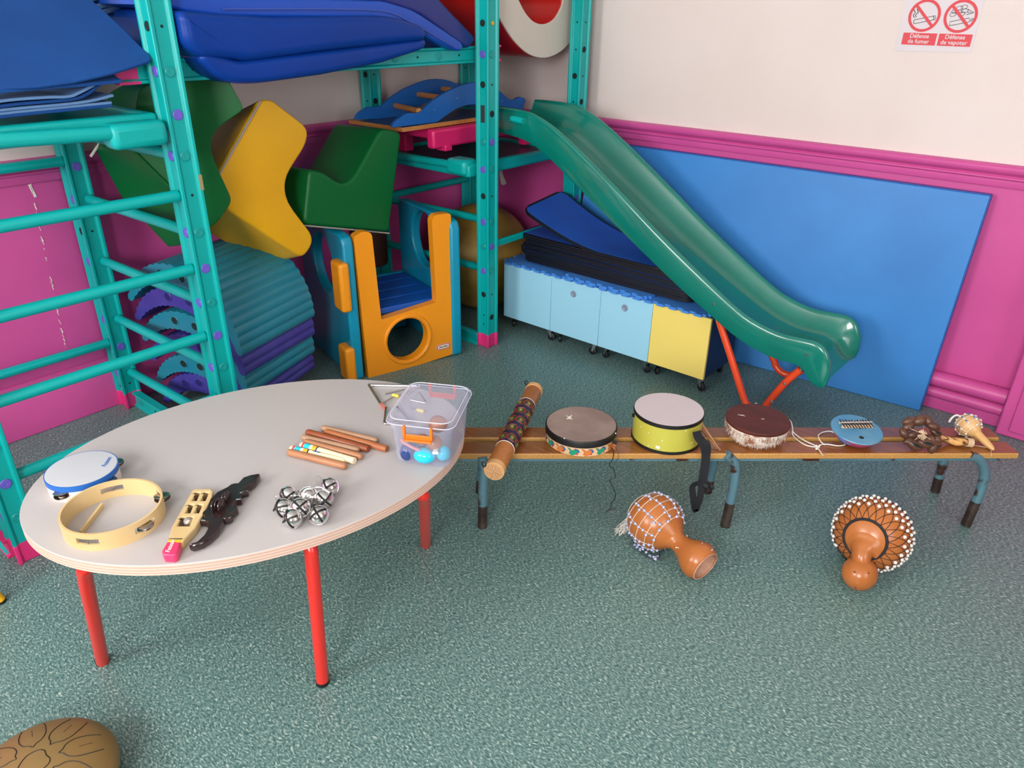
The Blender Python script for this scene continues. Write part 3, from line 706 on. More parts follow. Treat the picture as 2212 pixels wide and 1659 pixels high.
#@@SHEETS
gs = 'blue foam sheets piled on the ladder platform'
def ribbon(pts, x0, x1, t, m, label, dz=0.0, side=0):
    pts = smooth_path([PX(*p, x0) for p in pts], 5); up = V((0, 0, t))
    A = []
    for i, p in enumerate(pts):
        d = (pts[min(i+1, len(pts)-1)]-pts[max(i-1, 0)]).normalized(); nn = V((0, -d.z, d.y)); nn = nn if nn.z > 0 else -nn
        A.append(nn*t)
    poly = pts + [p+a for p, a in zip(pts, A)][::-1]
    return one('foam_sheet', MB().prism(poly, (x1-x0, side, dz)), m, label, 'foam sheet', gs, bevel=.002)
ribbon([(-40, 262), (60, 250), (150, 241), (244, 231)], -2.42, -2.95, .009, FOAMB, 'blue foam sheet lying flat at the very bottom of the ladder platform pile')
ribbon([(-40, 254), (60, 243), (150, 234), (243, 225)], -2.42, -2.93, .008, FOAML, 'second sheet from the bottom of the foam pile, pale edge')
ribbon([(-40, 246), (60, 236), (140, 229), (200, 221), (247, 209)], -2.415, -2.9, .008, FOAML, 'pale edged foam sheet whose right corner lifts up from the pile')
ribbon([(-40, 239), (40, 229), (110, 223), (165, 217), (195, 204), (220, 184)], -2.41, -2.9, .009, FOAMB, 'mid blue foam sheet bending steeply upward at its right end')
ribbon([(-40, 230), (20, 220), (100, 214), (150, 212), (175, 203), (207, 186)], -2.40, -2.9, .008, FOAML, 'pale grey blue foam sheet curling up just above the mid blue one')
ribbon([(-60, 215), (0, 203), (90, 195), (180, 188), (265, 180)], -2.385, -2.85, .010, FOAMB, 'textured blue foam sheet directly beneath the big top sheet', dz=.12)
pt0, ptn = (-2.37, 1.1, 1.42), (.62, -.1, .78)
P = [PP(x, y, pt0, ptn) for x, y in ((-80, 196), (0, 191), (80, 187), (160, 176), (240, 158), (321, 133), (326, 127), (322, 118), (265, 60), (190, -8), (100, -60), (-80, -60))]
nv = V(ptn).normalized()*.010
one('foam_sheet', MB().prism(P, -nv), FOAMB, 'large blue foam sheet on top of the pile with its corner against the post', 'foam sheet', gs, bevel=.003)
for k, (q, lb) in enumerate(((((205, 2), (235, 3), (254, 10)), 'highest of three pale foam sheet ends poking out behind the top sheet'), (((210, 22), (245, 16), (266, 19)), 'middle of three pale foam sheet ends behind the top sheet'), (((215, 36), (245, 27), (262, 25)), 'lowest of three pale foam sheet ends behind the top sheet'))):
    pts = smooth_path([PX(*p, -2.75) for p in [(q[0][0]-90, q[0][1]+30)]+list(q)], 5)
    one('foam_sheet', MB().prism(pts+[p+V((0, 0, .016)) for p in pts][::-1], (-.25, 0, .02)), FOAML, lb, 'foam sheet', gs, bevel=.004)
#@@ARCHES
def arch(k):
    fz, bz = (.350, .255, .160, .070, .030, .004)[k], (.490, .405, .315, .225, .125, .02)[k]
    A = V((-2.515-.012*k-.03*max(0, k-3), 1.374+.006*k, fz)); B = V((-3.085+.014*k, 1.222+.004*k, bz+.004))
    m = (A+B)/2; ch = (A-B).length; ex = (A-B).normalized(); ea = V((-.16, .987, 0)).normalized()
    ea = (ea-ex*ea.dot(ex)).normalized(); ez = ea.cross(ex)*-1
    if ez.z < 0: ez = -ez
    a0 = math.radians(8); R = ch/2/math.cos(a0); L = .45-.004*k
    n = 132; o_, i_ = [], []
    C = m - ez*R*math.sin(a0)
    def P(r, th): return C + ex*math.cos(th)*r + ez*math.sin(th)*r
    for i in range(n+1):
        th = a0 + (PI-2*a0)*i/n; u = i/n; t = .018 + .062*math.sin(PI*u)**.8
        rid = .006*abs(math.sin(u*PI*22))
        o_.append(P(R-.006+rid, th)); i_.append(P(R-t-.004-rid*.7, th))
    prof = o_+i_[::-1]
    tq = k % 2 == 0
    lb = ['topmost petrol blue corrugated arch of the stack', 'purple corrugated arch, second from the top of the stack', 'petrol blue corrugated arch, third from the top', 'purple corrugated arch, third from the bottom of the stack', 'petrol blue corrugated arch just above the bottom one', 'purple corrugated arch with round sticker, at the bottom of the stack'][k]
    o = one('balance_arch', MB().prism(prof, ea*L), ARCT if tq else ARCP, lb, 'arch', 'stacked corrugated balance arches', ang=30)
    for th in (.36, .5, .64):
        th *= PI; c = P(R-.042, th) - ea*.0008
        O('socket', MB().lathe([(0, 0), (.016, 0), (.018, .001), (0, .001)], c, -ea, 24), HOLE if tq else mat('socket_purple', '221c66', .5), o)
        c = P(R-.042, th) - ea*.001
        O('socket_rim', MB().tor(c, .018, .0025, ea, 24, 6), ARCT if tq else ARCP, o)
    if k == 5:
        c = PP(423, 793, A, ea) - ea*.003
        u = (ex - ea*ex.dot(ea)).normalized(); zz = ez
        O('sticker', MB().lathe([(0, 0), (.024, 0), (.024, .001), (0, .001)], c, -ea, 32), CHIP, o)
        O('sticker_disc', MB().lathe([(0, 0), (.021, 0), (.021, .0006), (0, .0006)], c-ea*.0012, -ea, 32), mat('sticker_dark', '26324a', .4), o)
        mb = MB()
        for j in range(8):
            a_ = j*PI/4; mb.tube([c-ea*.002+zz*.010+u*.003, c-ea*.002+zz*(.010+.006*math.sin(a_))+u*(.003+.006*math.cos(a_))], .0012, 5)
        O('star', mb, PO, o)
        O('lettering', text('ASCO', .016, c-ea*.0022-zz*.008, u, zz, bold=.0004), CHIP, o)
for k in range(6): arch(k)
#@@PLAYCUBE
A_, B_ = V((-2.562, 2.007, 0)), V((-2.431, 2.461, 0)); e1 = (B_-A_).normalized(); e2 = V((-e1.y, e1.x, 0)); UZ = V((0, 0, 1))
pc = T('play_cube', 'turquoise and orange moulded play cube with round holes in the frame', 'play cube', (-2.75, 2.3, 0))
nf = -e2
orp = fil([(764, 512, 6), (783, 500, 6), (803, 502, 10), (824, 691, 4), (943, 653, 4), (933, 474, 8), (942, 464, 5), (974, 460, 8), (979, 765, 6), (797, 823, 5)], 4)
P = [PP(x, y, A_, nf) for x, y in orp]
hc = PP(881, 733, A_, nf); R = .108
hole = [hc + e1*math.cos(2*PI*i/40)*R + UZ*math.sin(2*PI*i/40)*R for i in range(40)]
of = O('front_panel', holed(P, [hole], e2*.045), CUO, pc, bevel=.009, bseg=3, ang=50)
O('hole_rim', MB().tor(hc-e2*.001, R+.012, .009, e2, 48, 8), CUO, pc)
# sticker
s0 = PP(957, 748, A_, nf)-e2*.002
def pill(c, w_, h_, t, n=10):
    pts = [c + e1*(w_*s_ + h_*math.cos(a)) + UZ*h_*math.sin(a) for s_, aa in ((1, -PI/2), (-1, PI/2)) for a in [aa+PI*i/n for i in range(n+1)]]
    return MB().prism(pts, -e2*t)
O('badge', pill(s0, .024, .0155, .0008), CHIP, of); O('badge_ring', pill(s0-e2*.0008, .0235, .0145, .0006), SRED, of); O('badge_field', pill(s0-e2*.0014, .0225, .0105, .0006), CHIP, of)
O('badge_text', text('little tikes', .0125, s0-e2*.0022, e1, UZ, bold=.0002), SBLK, of)
HT = .70; DP = .56
def side_panel(base, thick, hpx, rad, name, tabs=()):
    # base: outer front bottom corner, panel spans e2 (depth) and z
    q = [(0, .01), (.0, HT-.04), (.012, HT-.01), (.04, HT), (DP-.03, HT), (DP, HT-.03), (DP, .01), (DP-.02, 0), (.02, 0)]
    P = [base + e2*a + UZ*b for a, b in q]
    hcx = PP(*hpx, base, e1); lz = hcx.z; ld = (hcx-base).dot(e2)
    H = [base + e2*(ld+rad*math.cos(2*PI*i/40)) + UZ*(lz+rad*1.12*math.sin(2*PI*i/40)) for i in range(40)]
    o = O('side_panel', holed(P, [H], e1*thick), CUT, pc, bevel=.013, bseg=4, ang=50)
    for (a, b, c, d) in tabs:
        T1 = [PP(a, b, base, e1), PP(c, d, base, e1)]
        u0_, u1_ = (T1[0]-base).dot(e2), (T1[1]-base).dot(e2); z1, z0 = T1[0].z, T1[1].z
        if u0_ > u1_: u0_, u1_ = u1_, u0_
        O('tab', MB().box(base + e2*(u0_+u1_)/2 + UZ*(z0+z1)/2 - e1*.01, (u1_-u0_, .05, abs(z1-z0)), Matrix((e2, e1, UZ)).transposed()), CUO, o, bevel=.016, bseg=4)
    return o
side_panel(A_-e1*.058-e2*.004, .052, (697, 566), .125, 'l', tabs=((727, 556, 757, 676), (743, 737, 768, 826)))
side_panel(B_+e1*.006-e2*.012, .052, (914, 516), .125, 'r')
qb = A_+e2*.50
O('back_panel', MB().box(qb + e1*.235 + UZ*.16, (.46, .04, .32), Matrix((e1, e2, UZ)).transposed()), CUT, pc, bevel=.01)
fb = MB()
for i in range(4): fb.box(A_ + e1*.236 + e2*(.105+.115*i) + UZ*.300, (.466, .112, .03), Matrix((e1, e2, UZ)).transposed())
O('floor_panel', fb, CUB, pc, bevel=.006)
bc = G(800, 568, .315)
one('foam_cylinder', MB().lathe([(0, 0), (.095, 0), (.1, .008), (.1, .34), (.09, .35), (0, .35)], (bc.x, bc.y, .316)), BROWN, 'dark brown cylinder standing inside the play cube', 'cylinder')
#@@BALL
gbc = G(1037, 553, .30)
one('gym_ball', MB().sph((gbc.x, gbc.y, .30), .30, 56, (1, 1, 1)), MUST, 'large mustard gym ball in the corner behind the frame post', 'ball', ang=80)
#@@ROCKER
xn, xf = -2.67, -2.96
rk = T('wooden_rocker', 'blue sided wooden rocker with round rungs on the dark platform', 'rocker', (-2.73, 2.75, 1.1))
def rock(px, x, zr=None):
    P = [PX(a, b, x) for a, b in fil(px, 5)]
    return O('side_board', MB().prism(P, (-.018, 0, 0)), ROCK, rk, bevel=.003)
near = [(848, 276, 4), (853, 262, 10), (880, 243, 12), (905, 245, 8), (945, 208, 30), (1022, 172, 60), (1074, 190, 30), (1100, 215, 8), (1112, 216, 6), (1124, 208, 8), (1137, 214, 6), (1128, 240, 4), (1090, 240, 10), (1062, 230, 20), (1020, 224, 30), (985, 234, 20), (945, 264, 6)]
rock(near, xn)
far = [(768, 258, 4), (775, 244, 10), (796, 230, 12), (822, 232, 8), (860, 198, 30), (940, 164, 60), (1005, 186, 30), (1030, 206, 8), (1044, 200, 8), (1056, 208, 6), (1054, 232, 3), (1020, 232, 10), (985, 220, 20), (950, 214, 30), (905, 228, 20), (866, 256, 6)]
rock(far, xf)
for (a, b), (c, d) in (((853, 228), (905, 240)), ((903, 204), (960, 212)), ((955, 192), (1010, 200)), ((1010, 200), (1065, 214))):
    p = PX(a, b, xf-.005); q = PX(c, d, xn-.01); z_ = (p.z+q.z)/2; y_ = (p.y)
    O('rung', MB().cyl(p, q, .0135, seg=16), WOODL, rk)
for a, b in ((938, 238), (988, 213), (1084, 219)): O('screw', MB().lathe([(0, 0), (.003, 0), (0, .001)], PX(a, b, xn+.0005), (1, 0, 0), 8), CHROME, rk)
bz = PX(850, 276, xn).z
o = one('wooden_board', MB().bb(-3.04, -2.655, 2.41, 3.12, bz-.022, bz-.003), WOODL, 'flat wooden board with light edge under the blue rocker', 'board', bevel=.002)
O('top_face', MB().bb(-3.036, -2.659, 2.414, 3.116, bz-.003, bz-.002), DECK, o, smooth=False)
# pink slab below
q = PX(945, 322, -2.5)
pk = T('pink_seat', 'bright pink moulded plastic seat under the wooden board', 'seat', (-2.7, 2.8, q.z))
O('seat_edge', MB().bb(-2.66, -2.61, 2.56, 3.34, bz-.112, bz-.024), PINKP, pk, bevel=.014, bseg=4)
O('seat_top', MB().bb(-3.04, -2.64, 2.60, 3.33, bz-.075, bz-.026), PINKP, pk, bevel=.01)
O('foot', MB().bb(-2.665, -2.60, 2.63, 2.675, bz-.128, bz-.10), PINKP, pk, bevel=.004)
O('foot', MB().bb(-2.98, -2.92, 2.66, 2.72, .93, bz-.07), PINKP, pk, bevel=.004)
O('foot', MB().bb(-2.66, -2.61, 3.25, 3.30, .93, bz-.10), PINKP, pk, bevel=.004)
#@@TABLE
TZ = .512
tc_ = V((-1.598, .888, 0)); ea_ = V((.355, .935, 0)).normalized(); eb_ = V((.935, -.355, 0)).normalized()
tb = T('table', 'low oval childrens table with pale top and red metal legs', 'table', tc_)
def ell(s, z, n=160): return [tc_ + ea_*(.5674+s)*math.cos(2*PI*i/n) + eb_*(.4121+s)*math.sin(2*PI*i/n) + V((0, 0, z)) for i in range(n)]
tt = O('tabletop', MB().loft([ell(-.0015, TZ-.003), ell(0, TZ-.0015), ell(-.001, TZ)]), TTOP, tb, ang=25)
th = .0265; n = 7
for k in range(n):
    z1 = TZ-.0015-(th*k/n); z0 = TZ-.0015-(th*(k+1)/n)
    O('edge_ply', MB().loft([ell(-.0004*(k % 2), z0), ell(-.0004*(k % 2), z1)]), PLY if k % 2 == 0 else PLYD, tt, smooth=False)
q_ = G(737, 1147, TZ-.014); O('edge_joint', MB().box((q_.x, q_.y, TZ-.0145), (.0025, .006, .027), (0, 0, .4)), BROWN, tt)
bases = [V((-1.767, .418, 0)), V((-1.259, .761, 0)), V((-1.459, 1.333, 0)), V((-1.937, 1.01, 0))]
tops = [G(178, 1218, .475), G(671, 1178, .475), G(916, 1062, .475), None]
tops[3] = V((-1.90, 1.0, .475))
for b, t in zip(bases, tops):
    inn = (V((tc_.x, tc_.y, .478)) - V((t.x, t.y, .478))).normalized()
    t2 = t + inn*.035 + V((0, 0, .012)); t3 = t + inn*.16 + V((0, 0, .014)); t2.z = t3.z = .474
    pts = [t3, t2+inn*.01, t + inn*.006 + V((0, 0, -.012)), t.lerp(b, .12), t.lerp(b, .5), b + (t-b).normalized()*.006]
    l = O('leg', MB().tube(smooth_path(pts, 6), .0165, 20), REDP, tb)
    d = (b-t).normalized()
    O('foot_cap', MB().cyl(V((b.x, b.y, .012)), V((b.x, b.y, .0)), .0175), RUBB, l)
#@@TABLE_ITEMS
def wallring(c, R, t, z0, z1, a0=0, a1=2*PI, n=64):
    mb = MB(); full = abs(a1-a0-2*PI) < 1e-6; c = V(c); N = max(4, int(n*(a1-a0)/(2*PI)))
    rings = []
    for i in range(N if full else N+1):
        a = a0+(a1-a0)*i/N; d = V((math.cos(a), math.sin(a), 0))
        rings.append([c+d*R+V((0, 0, z0)), c+d*R+V((0, 0, z1)), c+d*(R-t)+V((0, 0, z1)), c+d*(R-t)+V((0, 0, z0))])
    return mb.loft(rings, loop=full)
def jingle(c, r, ax, p, m=JING):
    O('jingle', MB().lathe([(0, 0), (r*.45, .0006), (r*.5, .003), (r*.62, .0035), (r, .001), (r, .0003), (r*.6, .0028), (0, .0022)], c, ax, 24), m, p)
def tambourine(c, R, h, m, label, slots, skin=None, bandc=None, t=.005, empty=()):
    o = T('tambourine', label, 'tambourine', c)
    zl, zh = h*.38, h*.70
    sh = O('shell', wallring(c, R, t, 0, zl), m, o)
    O('shell_rim', wallring(c, R, t, zh, h), m, sh)
    w_ = .24; es = [slots[k] for k in empty]; S_ = sorted(slots)
    for i, a in enumerate(S_):
        b = S_[(i+1) % len(S_)]; b = b if b > a else b+2*PI
        O('shell_wall', wallring(c, R, t, zl-.0002, zh+.0002, a+w_, b-w_), m, sh)
        for s_ in (() if a in es else (-1, 1)):
            d = V((math.cos(a), math.sin(a), 0))
            jingle(V(c)+d*(R-.002)+V((0, 0, (zl+zh)/2+s_*.003)), .0185, V((.12*math.cos(a*3), .1, s_)), o)
        d = V((math.cos(a), math.sin(a), 0)); O('pin', MB().cyl(V(c)+d*(R-t/2)+V((0, 0, zl-.002)), V(c)+d*(R-t/2)+V((0, 0, zh+.002)), .0012), STEEL, o)
    if skin:
        O('drumhead', MB().lathe([(0, h-.0005), (R-.002, h-.0005), (R-.001, h+.0008), (R-.004, h+.0012), (0, h+.0006)], c, (0, 0, 1), 64), skin, o)
        O('band', wallring(c, R+.0016, .002, h-.0145, h+.0004), bandc, o)
    return o
ta = tambourine(V((-1.812, .515, TZ)), .0815, .045, TAMBW, 'small tambourine with pale drumhead and blue band at the left of the table', [math.atan2(G(x, y, TZ+.018).y-.515, G(x, y, TZ+.018).x+1.812) for x, y in ((150, 1058), (230, 1042), (262, 1000), (150, 985))], SKIN, BLUEB)
c_ = V((-1.812, .515, TZ+.0466)); p_ = G(230, 998, TZ+.0466)
O('lettering', text('Fuzeau', .016, p_, G(235, 990, TZ+.0466)-G(226, 1004, TZ+.0466), V((0, 0, 1)).cross(G(235, 990, TZ+.0466)-G(226, 1004, TZ+.0466)), shear=.3), PB, ta)
def angs(c, R, pts):
    out = []
    for x, y in pts:
        q = G(x, y, TZ+.024); out.append(math.atan2(q.y-c[1], q.x-c[0]))
    return out
tw = tambourine(V((-1.604, .494, TZ)), .109, .045, TAMB, 'headless plain wooden tambourine ring in front of the blue banded one', angs((-1.604, .494), .109, [(196, 1162), (312, 1135), (344, 1075), (243, 1068)]), empty=(0, 3))
a, b = G(218, 1086, TZ+.012), G(171, 1146, TZ+.012)
O('brace', MB().prism([a+V((0, 0, -.0115)), b+V((0, 0, -.0115)), b, a], V((.006, .002, 0))), TAMB, tw)
# jingle stick
js = T('jingle_stick', 'wooden jingle stick with bright pink handle on the table', 'jingle stick', G(405, 1120, TZ))
JZ = TZ+.021
body = [(420, 1056), (455, 1055), (461, 1062), (457, 1078), (421, 1141), (400, 1163), (394, 1170), (364, 1166), (370, 1140), (382, 1118), (414, 1060)]
def slot(cx, cy, w_, h_): return [G(cx-w_-h_*.45*-1, cy-h_, JZ), G(cx+w_+h_*.45, cy-h_, JZ), G(cx+w_-h_*.45, cy+h_, JZ), G(cx-w_-h_*.45, cy+h_, JZ)]
slots = [slot(423.5, 1072, 5, 9.5), slot(442.5, 1072, 5, 9.5), slot(409.5, 1098.5, 5, 9.5), slot(428.5, 1098.5, 5, 9.5), slot(400, 1126, 13, 10)]
O('body', holed([G(x, y, JZ) for x, y in body], slots, (0, 0, -.021)), TAMB, js, bevel=.0025, bseg=2)
def seg(pp, m, nm, z=.0):
    O(nm, MB().prism([G(x, y, JZ+z) for x, y in pp], (0, 0, -.021-z)), m, js, bevel=.003)
seg([(364.5, 1162), (395.5, 1162), (394.5, 1165), (363.8, 1164.4)], BLK, 'black_stripe', .0006)
seg([(363.8, 1164), (394, 1164.5), (391, 1171), (361, 1170)], YELH, 'yellow_stripe', .0004)
seg([(361, 1169.5), (391, 1170.5), (382, 1195), (375, 1199), (353, 1198), (349, 1190)], PINKH, 'handle', .001)
q0, q1 = G(364, 1188, JZ+.0012), G(371, 1173, JZ+.0012)
O('lettering', text('Fuzeau', .0145, (q0+q1)/2, q1-q0, V((0, 0, 1)).cross(q1-q0), shear=.3), CHIP, js)
for cx, cy in ((421, 1074), (440, 1074), (407, 1100), (426, 1100), (391, 1129)):
    c = G(cx, cy, JZ-.008)
    for s_ in (-1, 1): O('jingle', MB().lathe([(0, 0), (.0095, .0008), (.0095, .0015), (0, .001)], c+V((s_*.0028, 0, 0)), V((s_, .35, 0)), 20), JING, js)
O('jingle', MB().lathe([(0, 0), (.010, .0), (.010, .0015), (.004, .003), (0, .0025)], G(406, 1126, JZ-.006), V((.8, -.1, .5)), 24), JING, js)
# dark lizard shaped rattle
lz = [(1165, 138), (1172, 155), (1110, 240), (1020, 290), (985, 310), (1045, 322), (1035, 342), (985, 348), (950, 360), (975, 390), (960, 435), (905, 440), (860, 480), (850, 505), (915, 522), (920, 545), (865, 578), (835, 600), (860, 628), (820, 652), (770, 655), (740, 720), (690, 800), (600, 880), (520, 930), (410, 965), (365, 955), (370, 940), (450, 915), (530, 840), (575, 760), (575, 690), (525, 682), (487, 675), (500, 650), (540, 640), (505, 600), (515, 575), (560, 545), (575, 490), (600, 430), (680, 350), (790, 295), (835, 262), (880, 248), (915, 250), (975, 185), (1060, 155)]
Z1 = TZ+.022
L1_ = [G(340+x/5.267, 1000+y/5.267, Z1-.006) for x, y in lz]; cc = sum(L1_, V())/len(L1_)
rt_ = T('lizard_rattle', 'dark lacquered wooden lizard shaped rattle on the table', 'rattle', G(470, 1110, TZ))
def sh(P, k, z): 
    out = []
    for i, p in enumerate(P):
        a = P[i-1]; b = P[(i+1) % len(P)]; t = (b-a); nn = V((-t.y, t.x, 0)).normalized(); out.append(V((p.x+nn.x*k, p.y+nn.y*k, z)))
    return out
ar = sum(L1_[i-1].x*L1_[i].y-L1_[i].x*L1_[i-1].y for i in range(len(L1_))); sg_ = 1 if ar > 0 else -1
O('body', MB().loft([sh(L1_, .002*sg_, TZ+.004), sh(L1_, 0, TZ+.010), sh(L1_, 0, TZ+.018), sh(L1_, .003*sg_, TZ+.022)]), EBON, rt_, ang=50)
for cx, cy, r_ in ((463, 1093, .016), (470, 1090, .016), (477, 1093, .016), (484, 1076, .014), (490, 1073, .014)):
    O('disc', MB().lathe([(0, 0), (r_*.9, 0), (r_, .001), (r_, .003), (r_*.9, .004), (0, .004)], G(cx, cy, TZ+.030), V((.85, .5, .12)), 24), EBON, rt_)
# rhythm sticks
stk = [((694, 924), (817, 953), W3, .0095, 0, 'grey brown rhythm stick furthest back in the row', 0), ((701, 932), (836, 970), mat('clave_wood_orange', 'a8663c', .4, c2='965630', ns=12), .0095, 1, 'orange brown rhythm stick reaching furthest right', 0), ((661, 933), (796, 970), W2, .0100, 1, 'dark reddish rhythm stick with flat end', 0),
       ((652, 944), (776, 973), W3, .0088, 0, 'pale brown rhythm stick in front of the dark reddish one', 0), ((657, 954), (783, 987), W1, .0095, 0, 'mid brown rhythm stick behind the striped cream ones', 0),
       ((648, 961), (766, 996), W4, .0095, 1, 'rear cream rhythm stick with colored stripes and flat end', 1), ((626, 968), (746, 996), W4, .0085, 0, 'front cream rhythm stick with colored stripes and small blue lettering', 1), ((621, 976), (749, 1008), W1, .0100, 0, 'light oak rhythm stick nearest the table edge', 0)]
for a, b, m, r, flat, lb, stripes in stk:
    A, B = G(*a, TZ+r), G(*b, TZ+r); d = (B-A).normalized(); L = (B-A).length
    o = T('rhythm_stick', lb, 'rhythm stick', ((A+B)/2).x and V((((A+B)/2).x, ((A+B)/2).y, TZ)), group='wooden rhythm sticks on the table')
    e = .5*r
    prof = [(0, 0), (r*.55, r*.1), (r*.87, r*.45), (r, r)] + ([(r, L-.001), (r*.93, L), (0, L)] if flat else [(r, L-r), (r*.87, L-r*.45), (r*.55, L-r*.1), (0, L)])
    O('shaft', MB().lathe(prof, A, d, 28), m, o)
    if stripes:
        k = .012
        for w_, mm, nm in ((.006, PR, 'red_stripe'), (.018, CYAN, 'blue_stripe'), (.007, CHIP, 'white_stripe'), (.012, YELH, 'yellow_stripe'), (.004, BLK, 'black_stripe')):
            O(nm, MB().lathe([(r*.98, 0), (r+.0003, .0001), (r+.0003, w_-.0001), (r*.98, w_)], A+d*k, d, 28), mm, o); k += w_+.001
        if a[0] == 626:
            c = A+d*(k+.022)+V((0, 0, r+.0006)); O('lettering', text('Fuzeau', .008, c, d, V((0, 0, 1)).cross(d), shear=.3), PB, o)
# jingle bells
gb_ = 'silver jingle bells on the table'
bl = [((624, 1070), 0, 'silver bell at the back left of the bell cluster', (.5, -.7, .3)), ((613, 1098), 0, 'silver bell at the far left of the bell cluster', (.1, -.8, .5)), ((648, 1097), .006, 'silver bell in the middle of the bell cluster with cross slots', (.6, -.4, .6)), ((633, 1120), 0, 'silver bell nearest the table edge with cross slots', (.25, -.85, .45)),
      ((666, 1072), .0, 'plain faced silver bell in the centre back of the cluster', (-.5, .6, -.5)), ((700, 1077), .0, 'silver bell right of the plain faced one', (.75, -.4, .3)), ((712, 1052), .004, 'silver bell at the far right back with big cross slots', (.45, -.75, .5)), ((689, 1113), 0, 'silver bell standing alone at the lower right of the cluster', (.4, -.5, .8))]
r = .0228
for (px, py), dz, lb, ax in bl:
    c = G(px, py, TZ+r+dz); ax = V(ax).normalized()
    o = T('jingle_bell', lb, 'bell', (c.x, c.y, TZ), group=gb_)
    O('shell', MB().sph(c, r, 36).tor(c, r, .0012, ax, 36, 6), CHROME, o)
    u, v, d = frame(ax); m4 = Matrix.Rotation(PI/5, 3, d); u = m4 @ u; v = m4 @ v
    for w_ in (u, v):
        arc = [c + (d*math.cos(t) + w_*math.sin(t))*(r+.0002) for t in [(-1.15+2.3*i/14) for i in range(15)]]
        O('slot', MB().tube(arc, .0026, 6), BLK, o)
    O('loop', MB().tor(c-d*(r+.003), .0035, .0013, u, 16, 6), SILC, o)
def cord(name, pts, r, m, label, cat, seg=6, n=6, parent=None):
    mb = MB().tube(smooth_path(pts, n), r, seg)
    if parent: return O(name, mb, m, parent)
    return one(name, mb, m, label, cat)
zb = TZ+.046
cord('silver_cord', [G(x, y, z) for x, y, z in ((655, 1062, zb), (662, 1056, zb+.004), (672, 1055, zb+.004), (683, 1052, zb+.003), (695, 1053, zb+.003), (704, 1058, zb), (713, 1064, zb-.004))], .0026, SILC, 'thick silver cord lying over the bells', 'cord')
cord('silver_cord', [G(x, y, z) for x, y, z in ((700, 1050, TZ+.02), (688, 1044, TZ+.012), (681, 1036, TZ+.01), (683, 1029, TZ+.02), (690, 1030, TZ+.025), (696, 1038, TZ+.03), (697, 1050, TZ+.03))], .0011, SILC, 'thin silver loop rising behind the bell cluster', 'cord')
cord('silver_cord', [G(x, y, z) for x, y, z in ((604, 1080, TZ+.02), (596, 1079, TZ+.014), (597, 1072, TZ+.018), (606, 1073, TZ+.02), (612, 1082, TZ+.02))], .0022, SILC, 'silver knot at the left of the bell cluster', 'cord')
cord('silver_cord', [G(x, y, z) for x, y, z in ((640, 1066, TZ+.016), (645, 1060, TZ+.02), (650, 1064, TZ+.018), (654, 1066, TZ+.018))], .0022, SILC, 'short silver cord between the two back bells', 'cord')
#@@BOX
ex_ = V((.872, .489, 0)); ey_ = V((-.489, .872, 0)); bc_ = V((-1.281, 1.212, 0))
def rr(hx, hy, rad, z, n=6):
    P = []
    for sx, sy, a in ((1, 1, 0), (-1, 1, PI/2), (-1, -1, PI), (1, -1, 3*PI/2)):
        for k in range(n+1):
            t = a+PI/2*k/n; P.append(bc_ + ex_*(sx*(hx-rad)+rad*math.cos(t)) + ey_*(sy*(hy-rad)+rad*math.sin(t)) + V((0, 0, z)))
    return P
bx = T('plastic_box', 'clear lidded plastic box with orange clips at the right end of the table', 'box', (bc_.x, bc_.y, TZ))
O('tub', MB().loft([rr(.072, .094, .02, TZ+.001), rr(.074, .096, .022, TZ+.004), rr(.082, .104, .024, TZ+.105), rr(.084, .106, .024, TZ+.107), rr(.084, .107, .024, TZ+.124), rr(.080, .103, .022, TZ+.124), rr(.080, .102, .022, TZ+.107), rr(.071, .093, .02, TZ+.006)]), PGLASS, bx, ang=50)
O('lid', MB().loft([rr(.089, .112, .03, TZ+.125), rr(.092, .115, .032, TZ+.130), rr(.092, .115, .032, TZ+.136), rr(.086, .109, .03, TZ+.1395), rr(.078, .101, .026, TZ+.1395), rr(.076, .099, .025, TZ+.134)], cap=False).loft([rr(.077, .1, .025, TZ+.1335), rr(.077, .1, .025, TZ+.135)]), PGLASS, bx, ang=40)
for z_, hx_, hy_ in ((.1395, .084, .107), (.128, .0925, .1155)): O('lid_rim', MB().tube(rr(hx_, hy_, .03, TZ+z_), .0012, 6, closed=True), mat('frosted_rim', 'd4d6ea', .25), bx)
for s_, mm in ((-1, ORCL), (1, SALM)):
    c = bc_ + ey_*s_*.119 + V((0, 0, TZ+.099)); Mx = Matrix((ex_, ey_*-s_, V((0, 0, 1)))).transposed()
    mb = MB()
    for k in (-1, 1): mb.box(c+ex_*k*.036+V((0, 0, .014)), (.007, .009, .034), Mx)
    mb.box(c+V((0, 0, .000)), (.074, .004, .014), Mx).box(c+V((0, 0, -.007))+ey_*s_*.004, (.076, .014, .005), Mx)
    O('clip', mb, mm, bx, bevel=.0015)
# contents
def egg(px, py, dz, r, m, label, sc3=(1, 1, 1), rot=(0, 0, 0), cat='egg shaker', name='egg_shaker'):
    c = G(px, py, TZ+dz); return one(name, MB().sph(c, r, 32, sc3, rot), m, label, cat, 'shakers inside the plastic box')
egg(917, 984, .026, .022, CYAN, 'bright cyan egg shaker lying at the front of the box', (1.35, 1, .95), (0, 0, .5))
egg(957, 979, .026, .0205, CYAN, 'round bright cyan egg shaker in the right corner of the box', (1.0, 1, 1))
egg(880, 976, .028, .0205, NAVY, 'navy blue egg shaker in the left corner of the box', (1, 1, 1.25))
egg(900, 962, .03, .022, NAVY, 'navy blue egg shaker behind the front cyan one', (1.2, 1, 1))
egg(938, 957, .055, .021, EGGW, 'brown wooden ball above the cyan egg in the box', cat='ball', name='wooden_ball')
egg(912, 950, .055, .018, EGGW, 'smaller brown wooden ball beside the other in the box', cat='ball', name='wooden_ball')
